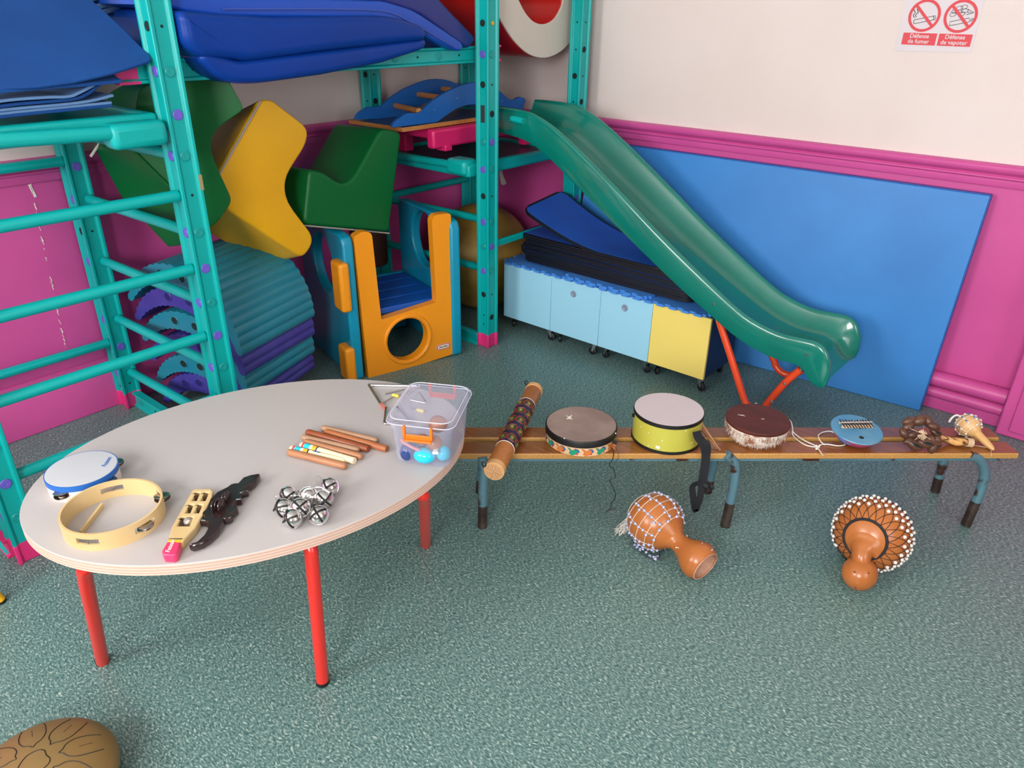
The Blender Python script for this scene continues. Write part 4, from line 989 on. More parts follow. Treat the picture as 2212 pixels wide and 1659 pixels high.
egg(946, 916, .075, .026, EGGW, 'large brown wooden maraca head near the lid of the box', (1, 1, .9), cat='maraca', name='maraca')
cord('twisted_cord', [G(x, y, z) for x, y, z in ((867, 950, TZ+.06), (872, 956, TZ+.058), (884, 963, TZ+.055), (896, 969, TZ+.05), (906, 972, TZ+.045))], .004, PROPE, 'pink twisted cord inside the plastic box', 'cord')
mb = MB()
for i in range(9): mb.sph(G(943+random.uniform(-8, 8), 975+random.uniform(-4, 4), TZ+.045), .0045, 10)
one('white_knot', mb, WCORD, 'small white cord knot on the round cyan egg in the box', 'cord')
# triangles and beaters behind the box
def rod(pts, r, m, name, label, cat, grp='metal triangles and beaters behind the box'):
    return one(name, MB().tube(smooth_path(pts, 4) if len(pts) > 12 else pts, r, 12), m, label, cat, grp)
def tri(P, r, label, z):
    P = [G(x, y, z) for x, y in P]; out = [P[0]]
    for i in range(1, len(P)-1):
        a, c, b = P[i-1], P[i], P[i+1]; da = (a-c).normalized()*.008; db = (b-c).normalized()*.008
        for k in range(6):
            t = k/5; out.append((c+da)*(1-t)**2 + c*2*t*(1-t) + (c+db)*t*t)
    out.append(P[-1]); return rod(out, r, CHROME, 'triangle', label, 'triangle')
tri([(822, 873), (797, 832), (905, 834), (880, 850)], .0046, 'large steel triangle, its corner pointing left beyond the box', TZ+.004)
tri([(834, 881), (830, 916), (886, 911), (858, 880)], .0046, 'steel triangle standing partly behind the left side of the box', TZ+.004)
tri([(889, 858), (905, 846), (921, 871), (887, 864)], .003, 'small steel triangle seen through the lid of the box', TZ+.012)
def beater(a, b, g0, g1, label):
    o = T('triangle_beater', label, 'beater', G(*a, TZ), group='metal triangles and beaters behind the box')
    A, B = G(*a, TZ+.006), G(*b, TZ+.006); O('rod', MB().cyl(A, B, .0019), STEEL, o)
    O('grip', MB().lathe([(0, 0), (.0045, .0), (.0055, .002), (.0055, (G(*g1, TZ)-G(*g0, TZ)).length-.002), (.0045, (G(*g1, TZ)-G(*g0, TZ)).length), (0, (G(*g1, TZ)-G(*g0, TZ)).length)], G(*g0, TZ+.006), G(*g1, TZ)-G(*g0, TZ), 16), YELB, o)
beater((826, 872), (850, 857), (848, 853), (861, 856), 'triangle beater with yellow grip lying left of the box')
beater((886, 880), (902, 886), (901, 885), (916, 889), 'triangle beater with yellow grip seen through the box lid')
one('triangle_beater', MB().cyl(G(833, 851, TZ+.003), G(880, 840, TZ+.003), .0017), STEEL, 'plain thin steel beater rod behind the box', 'beater', 'metal triangles and beaters behind the box')
cord('orange_tie', [G(x, y, TZ+.006) for x, y in ((821, 869), (826, 872), (830, 878), (831, 884), (825, 880), (821, 873), (821, 868))], .0014, SALM, 'orange tie loop on the large triangle', 'tie')
#@@BENCH
ub = V((math.cos(math.radians(41.2)), math.sin(math.radians(41.2)), 0)); nb = V((-ub.y, ub.x, 0))
BZ = .298
def UN(u, n, z): return ub*u + nb*n + V((0, 0, z))
bn = T('bench', 'long low wooden slatted bench with worn blue metal legs', 'bench', UN(.8, 2.15, 0))
def plank(u0, u1, n0, n1):
    o = O('plank', MB().loft([[UN(u0, n0+.002, BZ-.022), UN(u0, n0, BZ-.018), UN(u0, n0, BZ-.005), UN(u0, n0+.005, BZ), UN(u0, n1-.005, BZ), UN(u0, n1, BZ-.005), UN(u0, n1, BZ-.022)],
                              [UN(u1, n0+.002, BZ-.022), UN(u1, n0, BZ-.018), UN(u1, n0, BZ-.005), UN(u1, n0+.005, BZ), UN(u1, n1-.005, BZ), UN(u1, n1, BZ-.005), UN(u1, n1, BZ-.022)]]), BENCH, bn, bevel=.0015)
    O('worn_edge', MB().prism([UN(u0+.004, n0-.0008, BZ-.019), UN(u0+.004, n0-.0008, BZ-.0045), UN(u0+.004, n0+.0025, BZ-.001), UN(u0+.004, n0+.004, BZ-.01)], ub*(u1-u0-.006)), BENCHE, o)
    return o
plank(-.14, 1.752, 2.056, 2.134); plank(-.14, 1.748, 2.158, 2.232)
O('frame_rail', MB().loft([[UN(u, 2.064, BZ-.034), UN(u, 2.064, BZ-.0225), UN(u, 2.09, BZ-.0225), UN(u, 2.09, BZ-.034)] for u in (-.10, 1.70)]), BMET, bn)
O('frame_rail', MB().loft([[UN(u, 2.20, BZ-.034), UN(u, 2.20, BZ-.0225), UN(u, 2.226, BZ-.0225), UN(u, 2.226, BZ-.034)] for u in (-.10, 1.70)]), BMET, bn)
for u in (-.02, .4, .78, 1.2, 1.6): O('cross_bar', MB().loft([[UN(u, n, BZ-.034), UN(u+.025, n, BZ-.034), UN(u+.025, n, BZ-.0225), UN(u, n, BZ-.0225)] for n in (2.07, 2.22)]), BMET, bn)
def bleg(px, n, base_n=None):
    pts = [PP(x, y, UN(0, n, 0), nb) for x, y in px]
    pts[-1].z = 0.001
    # split into painted and bare part
    P = smooth_path(pts, 6); k = max(3, int(len(P)*.78))
    l = O('leg', MB().tube(P[:k+1], .0165, 18), BMET, bn)
    O('bare_end', MB().tube(P[k:], .0167, 18), BMETB, l)
bleg([(2095, 985), (2112, 990), (2124, 1005), (2127, 1026), (2119, 1058), (2103, 1095), (2085, 1137)], 2.06)
bleg([(1566, 982), (1580, 990), (1588, 1004), (1588, 1030), (1583, 1060), (1575, 1097), (1566, 1136)], 2.06)
bleg([(1042, 985), (1044, 1000), (1045, 1020), (1044, 1050), (1043, 1090), (1042, 1135)], 2.06)
bleg([(2050, 975), (2043, 985), (2037, 1000), (2030, 1025), (2020, 1061)], 2.262)
bleg([(1545, 975), (1543, 990), (1540, 1005), (1535, 1030), (1528, 1061)], 2.262)
bleg([(1046, 975), (1044, 985), (1041, 1005), (1039, 1030), (1037, 1060)], 2.262)
#@@BENCH_ITEMS
BT = BZ
def circ(l, r_, y, z):
    a, b = G(l, y, z), G(r_, y, z); return (a+b)/2, (a-b).length/2
# rainstick
A, B = G(1067, 1018, BT+.034), G(1154, 842, BT+.034); d = (B-A).normalized(); L = (B-A).length; r = .031
rs = T('rainstick', 'bamboo rainstick with dark painted band lying across the left of the bench', 'rainstick', (A.x, A.y, BT))
O('tube', MB().lathe([(0, 0), (r-.001, 0), (r, .002), (r, L-.002), (r-.001, L), (0, L)], A, d, 40), BAMB, rs)
for k, f in ((.0, 1), (L-.022, 1)):
    O('end_collar', MB().lathe([(r, 0), (r+.0015, .001), (r+.0015, .021), (r, .022)], A+d*k, d, 40), BAMT, rs)
O('woven_cap', MB().lathe([(0, -.003), (r*.8, -.003), (r+.001, -.001), (r+.001, .004), (0, .004)], A, d, 40), BAMT, rs)
u, v, _ = frame(d); mb = MB()
for q in range(4):
    a = q*PI/2+.3; e = u*math.cos(a)+v*math.sin(a); g_ = -u*math.sin(a)+v*math.cos(a)
    mb.tube([A-d*.0035, A-d*.0035+e*r*.9], .0012, 5)
    for s_ in (.25, .45, .65): mb.tube([A-d*.0035+e*r*s_+g_*r*.05, A-d*.0035+e*r*s_+g_*r*math.sqrt(max(.01, .85-s_*s_))*.9], .0011, 5)
O('weave', mb, GIN, rs)
k0, k1 = L*.24, L*.77
O('painted_band', MB().lathe([(r, 0), (r+.0008, .0005), (r+.0008, k1-k0-.0005), (r, k1-k0)], A+d*k0, d, 40), RSP, rs)
for kk in (k0-.003, k1): O('band_line', MB().lathe([(r, 0), (r+.0012, .0004), (r+.0012, .0026), (r, .003)], A+d*kk, d, 40), CHIP, rs)
def on(t, a, off=.0012): return A + d*t + (u*math.cos(a)+v*math.sin(a))*(r+off)
mr, mg, my = MB(), MB(), MB()
for row in range(5):
    for c in range(6):
        a0_ = c*PI/3 + (row % 2)*PI/6; t0_ = k0 + (row+.5)*(k1-k0)/5
        for rad, bag, th_ in ((1, mr, .0013), (.86, mr, .0009), (.62, mg, .0014), (.46, mg, .0013), (.3, my, .0013), (.15, my, .0012)):
            bag.tube([on(t0_+math.sin(q*PI/8)*.024*rad*(1+.25*math.cos(q*PI/4)), a0_+math.cos(q*PI/8)*.50*rad) for q in range(16)], th_, 4, closed=True)
for bag, m, nm in ((mr, RSR, 'painted_decoration'), (mg, RSG, 'painted_decoration'), (my, RSY, 'painted_decoration')): O(nm, bag, m, rs)
mb = MB()
for i in range(5): mb.tube([on(L*(.45+.055*i)+random.uniform(-.01, .01), 4.9+random.uniform(-.1, .1), .002) for _ in range(4)], .0013, 4)
O('white_mark', mb, CHIP, rs)
for c, s_ in ((B, 1), (A, -1)):
    n_ = (V((-.64, -.77, 0)))
    cc_ = c + V((-.026, -.012, .012)) + d*s_*.004; O('cord_loop', MB().tube(smooth_path([cc_, cc_+V((-.006, -.004, .008)), cc_+V((-.006, -.002, .018)), cc_+V((.002, .002, .014)), cc_+V((.004, .0, .004))], 5), .0022, 8), BLK, rs)
# patterned frame drum
c, R = circ(1181, 1331, 913, BT+.062); R += .002; H = .060; c = V((c.x, c.y, BT+.001))
fd = T('frame_drum', 'brown skinned frame drum with colourful painted side on the bench', 'drum', c)
O('shell', MB().lathe([(0, 0), (R-.003, 0), (R, .003), (R, H-.02), (0, H-.02)], c, (0, 0, 1), 72), PATT, fd)
O('band', MB().lathe([(R, 0), (R+.0018, .001), (R+.0018, .022), (R, .0245), (R-.004, .0245)], c+V((0, 0, H-.027)), (0, 0, 1), 72), BLK, fd)
O('drumhead', MB().lathe([(0, H-.001), (R-.003, H-.0012), (R-.002, H-.004), (0, H-.004)], c, (0, 0, 1), 72), HIDE, fd)
O('white_mark', MB().prism([G(x, y, c.z+H) for x, y in ((1222, 897), (1229, 900), (1236, 896), (1233, 903), (1238, 906), (1229, 905), (1223, 906), (1227, 901))], (0, 0, .0004)), CHIP, fd)
def onc(a, z): return c + V((math.cos(a)*(R+.0008), math.sin(a)*(R+.0008), z))
bags = {k: MB() for k in 'OGBRK'}; cur = 0
def patch(a, z, pts, key):
    k_ = 1/R; P = [onc(a+x*k_, z+y) for x, y in pts]; cN = sum(P, V())/len(P)
    n_ = V((math.cos(a), math.sin(a), 0)); bags[key].prism(P, n_*.0007)
    bags['K'].tube(P, .0007, 4, closed=True)
na = 16
for i in range(na):
    a = 2*PI*i/na; key = 'OG'[i % 2]
    patch(a, .018, [(-.018, .012), (-.010, .010), (-.004, .004), (.004, .006), (.010, .010), (.016, .004), (.012, -.006), (.004, -.012), (-.004, -.014), (-.012, -.008), (-.008, .000)][::1], key)
    patch(a+.9/na*1.5, .018, [(-.006, .012), (.006, .010), (.012, .002), (.010, -.004), (.002, .004)], 'B')
    patch(a+.1, .012, [(-.004, -.003), (0, .004), (.004, .003), (.004, -.004)], 'R')
for k_, m, nm in (('O', PO, 'painted_decoration'), ('G', PG, 'painted_decoration'), ('B', PB, 'painted_decoration'), ('R', PR, 'painted_decoration'), ('K', BLK, 'painted_decoration')): O(nm, bags[k_], m, fd)
for px, py in ((1219, 947), (1330, 936)): O('stud', MB().sph(PP(px, py, UN(0, 0, 0)+c-nb*(R+.002), nb), .0022, 10), CHIP, fd)
kp = PP(1322, 958, c-nb*(R*.68), nb); O('peg', MB().cyl(kp+V((.012, -.004, .010)), kp+V((.016, -.008, -.012)), .0055), EGGW, fd); O('peg_wrap', MB().box(kp+V((.012, -.004, .012)), (.016, .016, .005), (0, .2, .4)), BLK, fd)
hp = UN(0, 2.045, 0)
def cordpl(pts): return [PP(x, y, hp, nb) for x, y in pts]
O('cord', MB().tube(smooth_path(cordpl([(1320, 966), (1325, 976), (1324, 990), (1318, 1000), (1317, 1006), (1326, 1014), (1329, 1028), (1330, 1031), (1320, 1034), (1318, 1040), (1324, 1052), (1329, 1065), (1328, 1078), (1320, 1088), (1320, 1096), (1316, 1100), (1310, 1106)]), 4), [.0014]*65, 6), BLK, fd)
O('cord', MB().tube(smooth_path(cordpl([(1326, 963), (1334, 975), (1336, 988), (1328, 1000), (1326, 1015)]), 4), .0007, 5), BLK, fd)
O('cord', MB().tube(smooth_path(cordpl([(1308, 1107), (1318, 1101), (1330, 1098)]), 4), .002, 6), BLK, fd)
# lime drum
c, R = circ(1371, 1519, 884, BT+.108); H = .108; c = V((c.x, c.y, BT+.001))
ld = T('hand_drum', 'lime green drum with black rims and grey head on the bench', 'drum', c)
O('shell', MB().lathe([(0, 0), (R-.001, 0), (R-.001, H-.002), (0, H-.002)], c, (0, 0, 1), 72), LIME, ld)
O('rim', MB().lathe([(R-.001, 0), (R+.0015, 0), (R+.0015, .010), (R-.001, .010)], c, (0, 0, 1), 72), BLK, ld)
O('rim', MB().lathe([(R-.001, 0), (R+.0015, 0), (R+.0015, .0115), (R-.001, .0125)], c+V((0, 0, H-.0125)), (0, 0, 1), 72), BLK, ld)
O('drumhead', MB().lathe([(0, H-.003), (R-.0015, H-.003), (R-.001, H+.0008), (0, H)], c, (0, 0, 1), 72), DHEAD, ld)
mb = MB()
for px, py, s_ in ((1384, 922, .0016), (1401, 935, .0016), (1482, 931, .0018), (1430, 952, .002), (1495, 957, .002), (1400, 963, .0018), (1422, 967, .0065), (1419, 966, .005), (1497, 963, .0012)):
    # point on the cylinder front
    o_ = V((0, 0, EYE)); dd = ray(px, py); ox, oy = o_.x-c.x, o_.y-c.y; qa = dd.x**2+dd.y**2; qb = 2*(ox*dd.x+oy*dd.y); qc = ox*ox+oy*oy-(R)**2
    tt_ = (-qb-math.sqrt(max(0, qb*qb-4*qa*qc)))/(2*qa); p = o_+dd*tt_; n_ = V((p.x-c.x, p.y-c.y, 0)).normalized()
    mb.lathe([(0, -.001), (s_, -.001), (s_*.9, .0005), (0, .0006)], p, n_, 7)
O('paint_chip', mb, CHIP, ld)
sp_ = UN(0, 2.04, 0)
def strip(name, px, w_, parent, m):
    P = smooth_path([PP(x, y, sp_, nb) for x, y in px], 5); 
    rings = []
    for i, p in enumerate(P):
        d_ = (P[min(i+1, len(P)-1)]-P[max(i-1, 0)]).normalized(); s_ = d_.cross(nb).normalized(); tw_ = .25
        s2 = (s_*math.cos(tw_*math.sin(i*.2)) + nb*math.sin(tw_*math.sin(i*.2)))
        rings.append([p+s2*w_, p+s2*w_+nb*.0012, p-s2*w_+nb*.0012, p-s2*w_])
    return O(name, MB().loft(rings), m, parent)
cs_ = PP(1509, 940, c-nb*(R*.45), nb)
strip('strap', [(1505, 932), (1508, 944), (1516, 954), (1524, 975), (1524, 1000), (1519, 1030), (1517, 1048)], .014, ld, STRAP)
strip('strap', [(1512, 952), (1526, 958), (1530, 970), (1527, 990), (1520, 1015), (1518, 1046)], .010, ld, STRAP)
strip('strap', [(1516, 1046), (1505, 1045), (1496, 1052), (1497, 1070), (1500, 1090), (1503, 1104), (1507, 1092), (1512, 1075), (1516, 1050)], .011, ld, STRAP)
kb = PP(1524, 1049, sp_, nb); O('strap_knot', MB().sph(kb, .014, 16, (1, .7, .8)).sph(kb+ub*.02+V((0, 0, -.005)), .010, 12, (1.2, .6, 1)), STRAP, ld)
O('buckle', MB().box(PP(1369, 897, c-ub*R, nb), (.01, .006, .012)), BLK, ld)
for a, b, lb in (((1516, 916), (1556, 973), 'thin wooden drumstick leaning right of the lime drum, longer one'), ((1514, 926), (1551, 970), 'thin wooden drumstick leaning right of the lime drum, shorter one')):
    q = G(b[0], b[1], BT+.003); p = PP(a[0], a[1], q+nb*.07, nb)
    o = T('drumstick', lb, 'drumstick', (q.x, q.y, BT), group='drumsticks beside the lime drum')
    O('shaft', MB().cyl(q, p, .0025, .004, 12), W1, o); O('tip', MB().sph(p, .0065, 14), W1, o)
# fur drum
c, R = circ(1569, 1706, 904, BT+.078); H = .078; c = V((c.x, c.y, BT+.001))
fu = T('fur_drum', 'round drum covered in brown fur with white fringe underneath on the bench', 'drum', c)
O('drumhead', MB().lathe([(0, H), (R*.6, H), (R-.004, H-.001), (R-.001, H-.004), (R-.003, H-.012), (0, H-.012)], c, (0, 0, 1), 64), FURB, fu)
O('side', MB().lathe([(0, 0), (R*.60, .0), (R*.78, .012), (R*.92, .036), (R-.003, H-.012), (0, H-.011)], c, (0, 0, 1), 64), FURW, fu)
mw, mbn = MB(), MB()
for i in range(1500):
    a = random.random()*2*PI; t = random.random()**.8; z_ = H-.012 - t*(H-.016)
    rr_ = (R-.003)*(1-.40*t*t) if t > 0 else R; e = V((math.cos(a), math.sin(a), 0)); p = c+e*rr_+V((0, 0, z_))
    front = math.cos(a-math.atan2(-.77, .3)); white = random.random() < .25+.75*t*(.3+.7*max(0, math.cos(a+2.0)))
    q = p + e*random.uniform(.002, .006) + V((random.uniform(-.004, .004), random.uniform(-.004, .004), -random.uniform(.006, .014)))
    s_ = e.cross(V((0, 0, 1)))*.0006
    (mw if white else mbn).prism([p-s_, p+s_, q], e*.0004)
ob_ = O('white_fringe', mw, mat('white_hair', 'e8ded4', .8), fu, smooth=False); ob_['kind'] = 'stuff'
ob_ = O('brown_fringe', mbn, mat('brown_hair', '8a5238', .8), fu, smooth=False); ob_['kind'] = 'stuff'
mb = MB()
for px, py, w_ in ((1603, 897, .012), (1596, 896, .007), (1608, 899, .006), (1648, 905, .009), (1616, 911, .004), (1633, 871, .007)): mb.sph(G(px, py, c.z+H-.0002), w_*.6, 8, (1.3, .4, .08), (0, 0, .7))
O('pale_patch', mb, CHIP, fu)
pts = [(1703, 905, .07), (1709, 912, .06), (1712, 925, .035), (1712, 938, .008), (1722, 950, .004), (1742, 962, .004), (1764, 966, .004)]
O('cord', MB().tube(smooth_path([G(x, y, BT+z) for x, y, z in pts], 5), .002, 7), WCORD, fu)
O('cord', MB().tube(smooth_path([G(x, y, BT+z) for x, y, z in ((1704, 912, .06), (1711, 920, .04), (1714, 934, .01), (1735, 950, .004), (1756, 960, .004), (1766, 964, .005), (1776, 960, .004), (1790, 960, .004), (1810, 963, .004), (1824, 961, .004), (1825, 956, .004), (1815, 950, .005), (1808, 940, .006), (1796, 932, .006), (1780, 933, .005), (1770, 938, .005), (1768, 944, .005), (1774, 955, .005), (1782, 961, .004))], 5), .002, 7), WCORD, fu)
mb = MB()
for i in range(8): mb.sph(G(1766+random.uniform(-3, 5), 967+random.uniform(-5, 3), BT+.005), .0035, 8)
O('knot', mb, WCORD, fu)
O('cord_end', MB().tube(smooth_path([G(x, y, BT+z) for x, y, z in ((1767, 968, .005), (1772, 976, .004), (1778, 984, .002))], 4), .0028, 7), NATC, fu)
# thumb piano
kc = G(1850, 929, BT+.048); ax = V((.09, -.09, .99)).normalized()
kl = T('thumb_piano', 'blue thumb piano on a half gourd with black metal keys', 'thumb piano', (kc.x, kc.y, BT))
R = .0815
O('bowl', MB().lathe([(0, -.050), (R*.45, -.045), (R*.75, -.028), (R*.95, -.008), (R*.985, 0), (0, 0)], kc, ax, 48), KALB, kl)
O('board', MB().lathe([(0, 0), (R, 0), (R+.0015, .002), (R, .0045), (0, .0045)], kc, ax, 48), KAL, kl)
up = (V((0, 0, 1)) - ax*ax.z).normalized(); rt2 = up.cross(ax).normalized()
rt2 = rt2 if rt2.dot(CR) > 0 else -rt2
# orientation of the key bar in the picture
k1_, k2_ = PP(1816, 917, kc+ax*.009, ax), PP(1882, 916, kc+ax*.009, ax); kx = (k2_-k1_).normalized(); ky = ax.cross(kx); ky = ky if ky.z > 0 else -ky
kcen = (k1_+k2_)/2; KM = Matrix((kx, ky, ax)).transposed(); KL = (k2_-k1_).length
O('sound_hole', MB().lathe([(0, 0), (.008, 0), (0, .0004)], PP(1861, 945, kc+ax*.0047, ax), ax, 24), HOLE, kl)
O('bridge', MB().box(kcen-ky*.012+ax*.0, (KL*1.02, .006, .008), KM), PATT, kl); O('bridge', MB().box(kcen+ky*.010, (KL, .005, .007), KM), PATT, kl)
O('clamp_bar', MB().box(kcen+ax*.007, (KL*1.03, .006, .003), KM), CHROME, kl)
for i in range(11):
    x = (i-5)*KL*.092; O('key', MB().box(kcen+kx*x+ax*.005-ky*(.006-.006*abs(i-5)/5+.003*(i % 2)), (.0032, .044, .0016), KM), BLK, kl)
for i in range(4): O('screw', MB().sph(kcen+kx*(i-1.5)*KL*.3+ax*.0095, .0022, 8), CHROME, kl)
# seed pod rattle with carved handle
sr = T('seed_pod_rattle', 'cluster of brown seed pods tied to a flame grained wooden handle', 'rattle', G(1995, 950, BT))
hA, hB = G(2022, 946, BT+.024), G(2100, 957, BT+.012)
def hp_(t): return hA.lerp(hB, t) + V((0, 0, .004*math.sin(t*9)))
O('handle', MB().tube([hp_(i/16) for i in range(17)], [.0145-.003*math.sin(i*.5) for i in range(17)], 14, flat=.75), OLIVE, sr)
hC = G(2094, 956, BT+.018)
mb = MB()
for i in range(7): mb.tor(hC+(hA-hB).normalized()*(i-3)*.0028, .0135, .0016, hB-hA, 24, 5)
O('twine_wrap', mb, NATC, sr)
O('twine', MB().tube(smooth_path([G(x, y, BT+z) for x, y, z in ((2098, 962, .01), (2110, 963, .003), (2128, 966, .003), (2139, 968, .003), (2141, 978, .001), (2142, 985, -.005))], 4), .0011, 6), NATC, sr)
def pod(cx, cy, z_, l, w_, ang, split=False, tl=0):
    c_ = G(cx, cy, BT+z_); d_ = (CR*math.cos(ang)+(-CD)*math.sin(ang)); d_ = (d_ + V((0, 0, tl))).normalized()
    prof = [(0, -l*.5), (w_*.35, -l*.46), (w_*.8, -l*.25), (w_, 0), (w_*.85, l*.25), (w_*.45, l*.45), (0, l*.52)]
    p = O('pod', MB().lathe(prof, c_, d_, 16), POD, sr, ang=70)
    if split:
        f_ = (-_F - d_*(-_F).dot(d_)).normalized(); O('opening', MB().sph(c_+f_*w_*.83, w_*.5, 12, (1, 1, 1)).done if 0 else MB().tube([c_+f_*w_*.80-d_*l*.34, c_+f_*w_*.9, c_+f_*w_*.80+d_*l*.34], [.001, w_*.5, .001], 10, flat=.5), HOLE, p)
for a in ((1964, 909, .085, .05, .015, .3), (1987, 908, .088, .054, .019, .5), (2006, 912, .085, .05, .015, 1.9), (2018, 921, .08, .044, .014, 2.9), (1962, 921, .07, .046, .0155, .5), (1953, 937, .05, .042, .014, 2.2), (1974, 939, .05, .046, .014, .1), (2022, 934, .055, .042, .014, 2.7, 1), (1964, 953, .03, .042, .0145, .2),
          (2012, 952, .035, .046, .015, 2.0), (1975, 961, .022, .058, .0175, -.5, 1), (2000, 957, .034, .058, .0175, -.15, 1), (2014, 965, .018, .05, .0155, 1.3), (2024, 950, .03, .042, .014, 1.9), (2024, 963, .015, .03, .011, .3, 1), (1992, 945, .045, .04, .014, 1.5)): pod(*a)
tcn = G(1993, 937, BT+.072); mb = MB()
for i in range(16):
    a = random.random()*PI; dd = (CR*math.cos(a)-CD*math.sin(a))*.016; mb.tube([tcn-dd+V((0, 0, -.004)), tcn-_F*.006+dd*.2, tcn+dd+V((0, 0, -.004))], .0013, 5)
for (x, y) in ((1955, 921), (1996, 921), (1976, 950), (2010, 950), (1995, 952)): mb.tube([tcn, G(x, y, BT+.07)], .001, 5)
O('twine_knot', mb, NATC, sr)
# small pale gourd shaker
def gourd_net(root, C, ax, prof_r, rows, cols, cordm, beadm, skew, br, bead_rows, cr=.001, bsc=(1, 1, 1), maxb=100):
    u, v, d = frame(ax); mb = MB()
    def P(t, a, off=.0015): r_ = prof_r(t)+off; return C + d*t + (u*math.cos(a)+v*math.sin(a))*r_
    for c_ in range(cols):
        for s_ in ((1, -1) if skew else (0,)):
            mb.tube([P(rows[0]+(rows[-1]-rows[0])*i/24, 2*PI*c_/cols + s_*skew*i/24) for i in range(25)], cr, 5)
    if not skew:
        for t in rows: mb.tube([P(t, 2*PI*i/36+.02*math.sin(i*1.7)) for i in range(36)], cr, 5, closed=True)
    O('net', mb, cordm, root)
    b0 = None; cnt = 0; pos = []
    for t, ph in bead_rows:
        for c_ in range(cols): pos.append((t, 2*PI*c_/cols+ph))
    def keyf(q): p = P(*q); return (p-V((0, 0, EYE))).dot((p-(C+d*q[0])).normalized())
    pos.sort(key=keyf)
    for q in pos[:maxb]:
        p = P(*q, off=.0025)
        if p.z < .003: continue
        if b0 is None:
            b0 = O('bead', MB().sph(V(Wm[root.name].translation), br, 10, bsc), beadm, root); b0.location = p - V(Wm[root.name].translation)
        else:
            b = b0.copy(); col.objects.link(b); b.parent = root; b.location = p - V(Wm[root.name].translation)
    return P
C1 = G(2092, 919, BT+.040)
sg2 = T('gourd_shaker', 'small pale gourd shaker with white beaded net at the bench end', 'gourd shaker', (C1.x, C1.y, BT))
hE = G(2147, 972, BT+.006); axg = (hE-C1).normalized(); R = .0385
prof = [(0, -R), (R*.5, -R*.9), (R*.85, -R*.5), (R, 0), (R*.9, R*.45), (R*.55, R*.85)]
O('body', MB().lathe(prof+[(.013, R*1.15), (0, R*1.2)], C1, axg, 40, ), GOURDP, sg2, ang=80)
nk = C1+axg*R*.8; Lh = (hE-nk).length; hd = (hE-nk).normalized()
O('handle', MB().lathe([(.015, 0), (.0135, Lh*.3), (.012, Lh*.6), (.009, Lh*.85), (.004, Lh), (0, Lh)], nk, hd, 24), GOURDP, sg2)
O('collar', MB().tor(nk+axg*.004, .0165, .0012, axg), SRED, sg2)
rf = lambda t: math.sqrt(max(1e-6, R*R-t*t))
gourd_net(sg2, C1, axg, rf, [-R*.85, -R*.35, R*.2, R*.65], 8, WCORD, BEADW, 0, .0036, [(-R*.85, 0), (-R*.35, 0), (R*.2, 0), (R*.65, .3)], cr=.0008)
b0 = None
u, v, d_ = frame(axg)
for t in (-R*.6, -.05*R):
    for k in range(8):
        p = C1 + d_*t + (u*math.cos(2*PI*k/8)+v*math.sin(2*PI*k/8))*(rf(t)+.002)
        if (p-C1).dot(_F) > 0: continue
        if b0 is None: b0 = O('blue_bead', MB().sph((C1.x, C1.y, BT), .003, 10), PB, sg2); b0.location = p-V((C1.x, C1.y, BT))
        else:
            b = b0.copy(); col.objects.link(b); b.parent = sg2; b.location = p-V((C1.x, C1.y, BT))
O('tail_cord', MB().tube(smooth_path([G(x, y, BT+z) for x, y, z in ((2076, 900, .06), (2066, 897, .058), (2056, 903, .05), (2050, 912, .035))], 5), .0035, 8), WCORD, sg2)
#@@FLOOR_ITEMS
# left shekere
RA = .092; Ca = G(1415, 1126, RA); Cb = G(1505, 1207, .062); axl = (Cb-Ca).normalized(); D_ = (Cb-Ca).length
sk = T('beaded_gourd', 'orange gourd rattle with blue beaded white net and an open end on the floor', 'gourd rattle', (Ca.x, Ca.y, 0))
Rb = .062
def profA(t):
    if t < RA*.72: return math.sqrt(max(1e-6, RA*RA-t*t))
    return 0
pr_ = [(0, -RA)] + [(RA*math.sin(a), -RA*math.cos(a)) for a in [PI*.74*i/18 for i in range(1, 19)]]
n0_ = pr_[-1]; neck = D_*.52
pr_ += [(.042, neck*.78+.012), (.031, neck+.004), (.031, neck+.02), (.040, D_-.045), (.054, D_-.022), (Rb, D_+.002), (.061, D_+.016), (.054, D_+.032), (.051, D_+.036)]
O('body', MB().lathe(pr_+[(.047, D_+.036), (.046, D_+.030), (.050, D_+.010), (.044, D_-.020), (0, D_-.030)], Ca, axl, 56), GOURD, sk, ang=80)
O('open_end', MB().tor(Ca+axl*(D_+.0365), .049, .0024, axl, 56, 8), GIN, sk)
O('hollow', MB().loft([[Ca+axl*(D_+t)+(frame(axl)[0]*math.cos(a)+frame(axl)[1]*math.sin(a))*r_ for a in [2*PI*i/40 for i in range(40)]] for r_, t in ((.0455, .034), (.044, .028), (.047, .010), (.041, -.016), (.001, -.026))], cap=False), GIN, sk)
gourd_net(sk, Ca, axl, profA, [-RA*.86, -RA*.6, -RA*.28, RA*.08, RA*.42, RA*.68], 11, WCORD, BEADB, 0, .0052,
          [(-RA*.6, .0), (-RA*.45, .0), (-RA*.28, .1), (-RA*.1, 0), (RA*.08, 0), (RA*.26, .0), (RA*.42, .1), (RA*.58, 0), (RA*.68, .2)], cr=.0009, maxb=98)
mb = MB()
for i in range(34):
    s0 = G(1358+random.uniform(-4, 6), 1128+random.uniform(-10, 12), .05); e0 = G(1326+random.uniform(0, 22), 1150+random.uniform(-10, 8), .004)
    mb.tube(smooth_path([s0, s0.lerp(e0, .5)+V((random.uniform(-.008, .008), random.uniform(-.008, .008), .004)), e0], 3), .0011, 4)
O('fringe', mb, WCORD, sk)
mb, mb2 = MB(), MB()
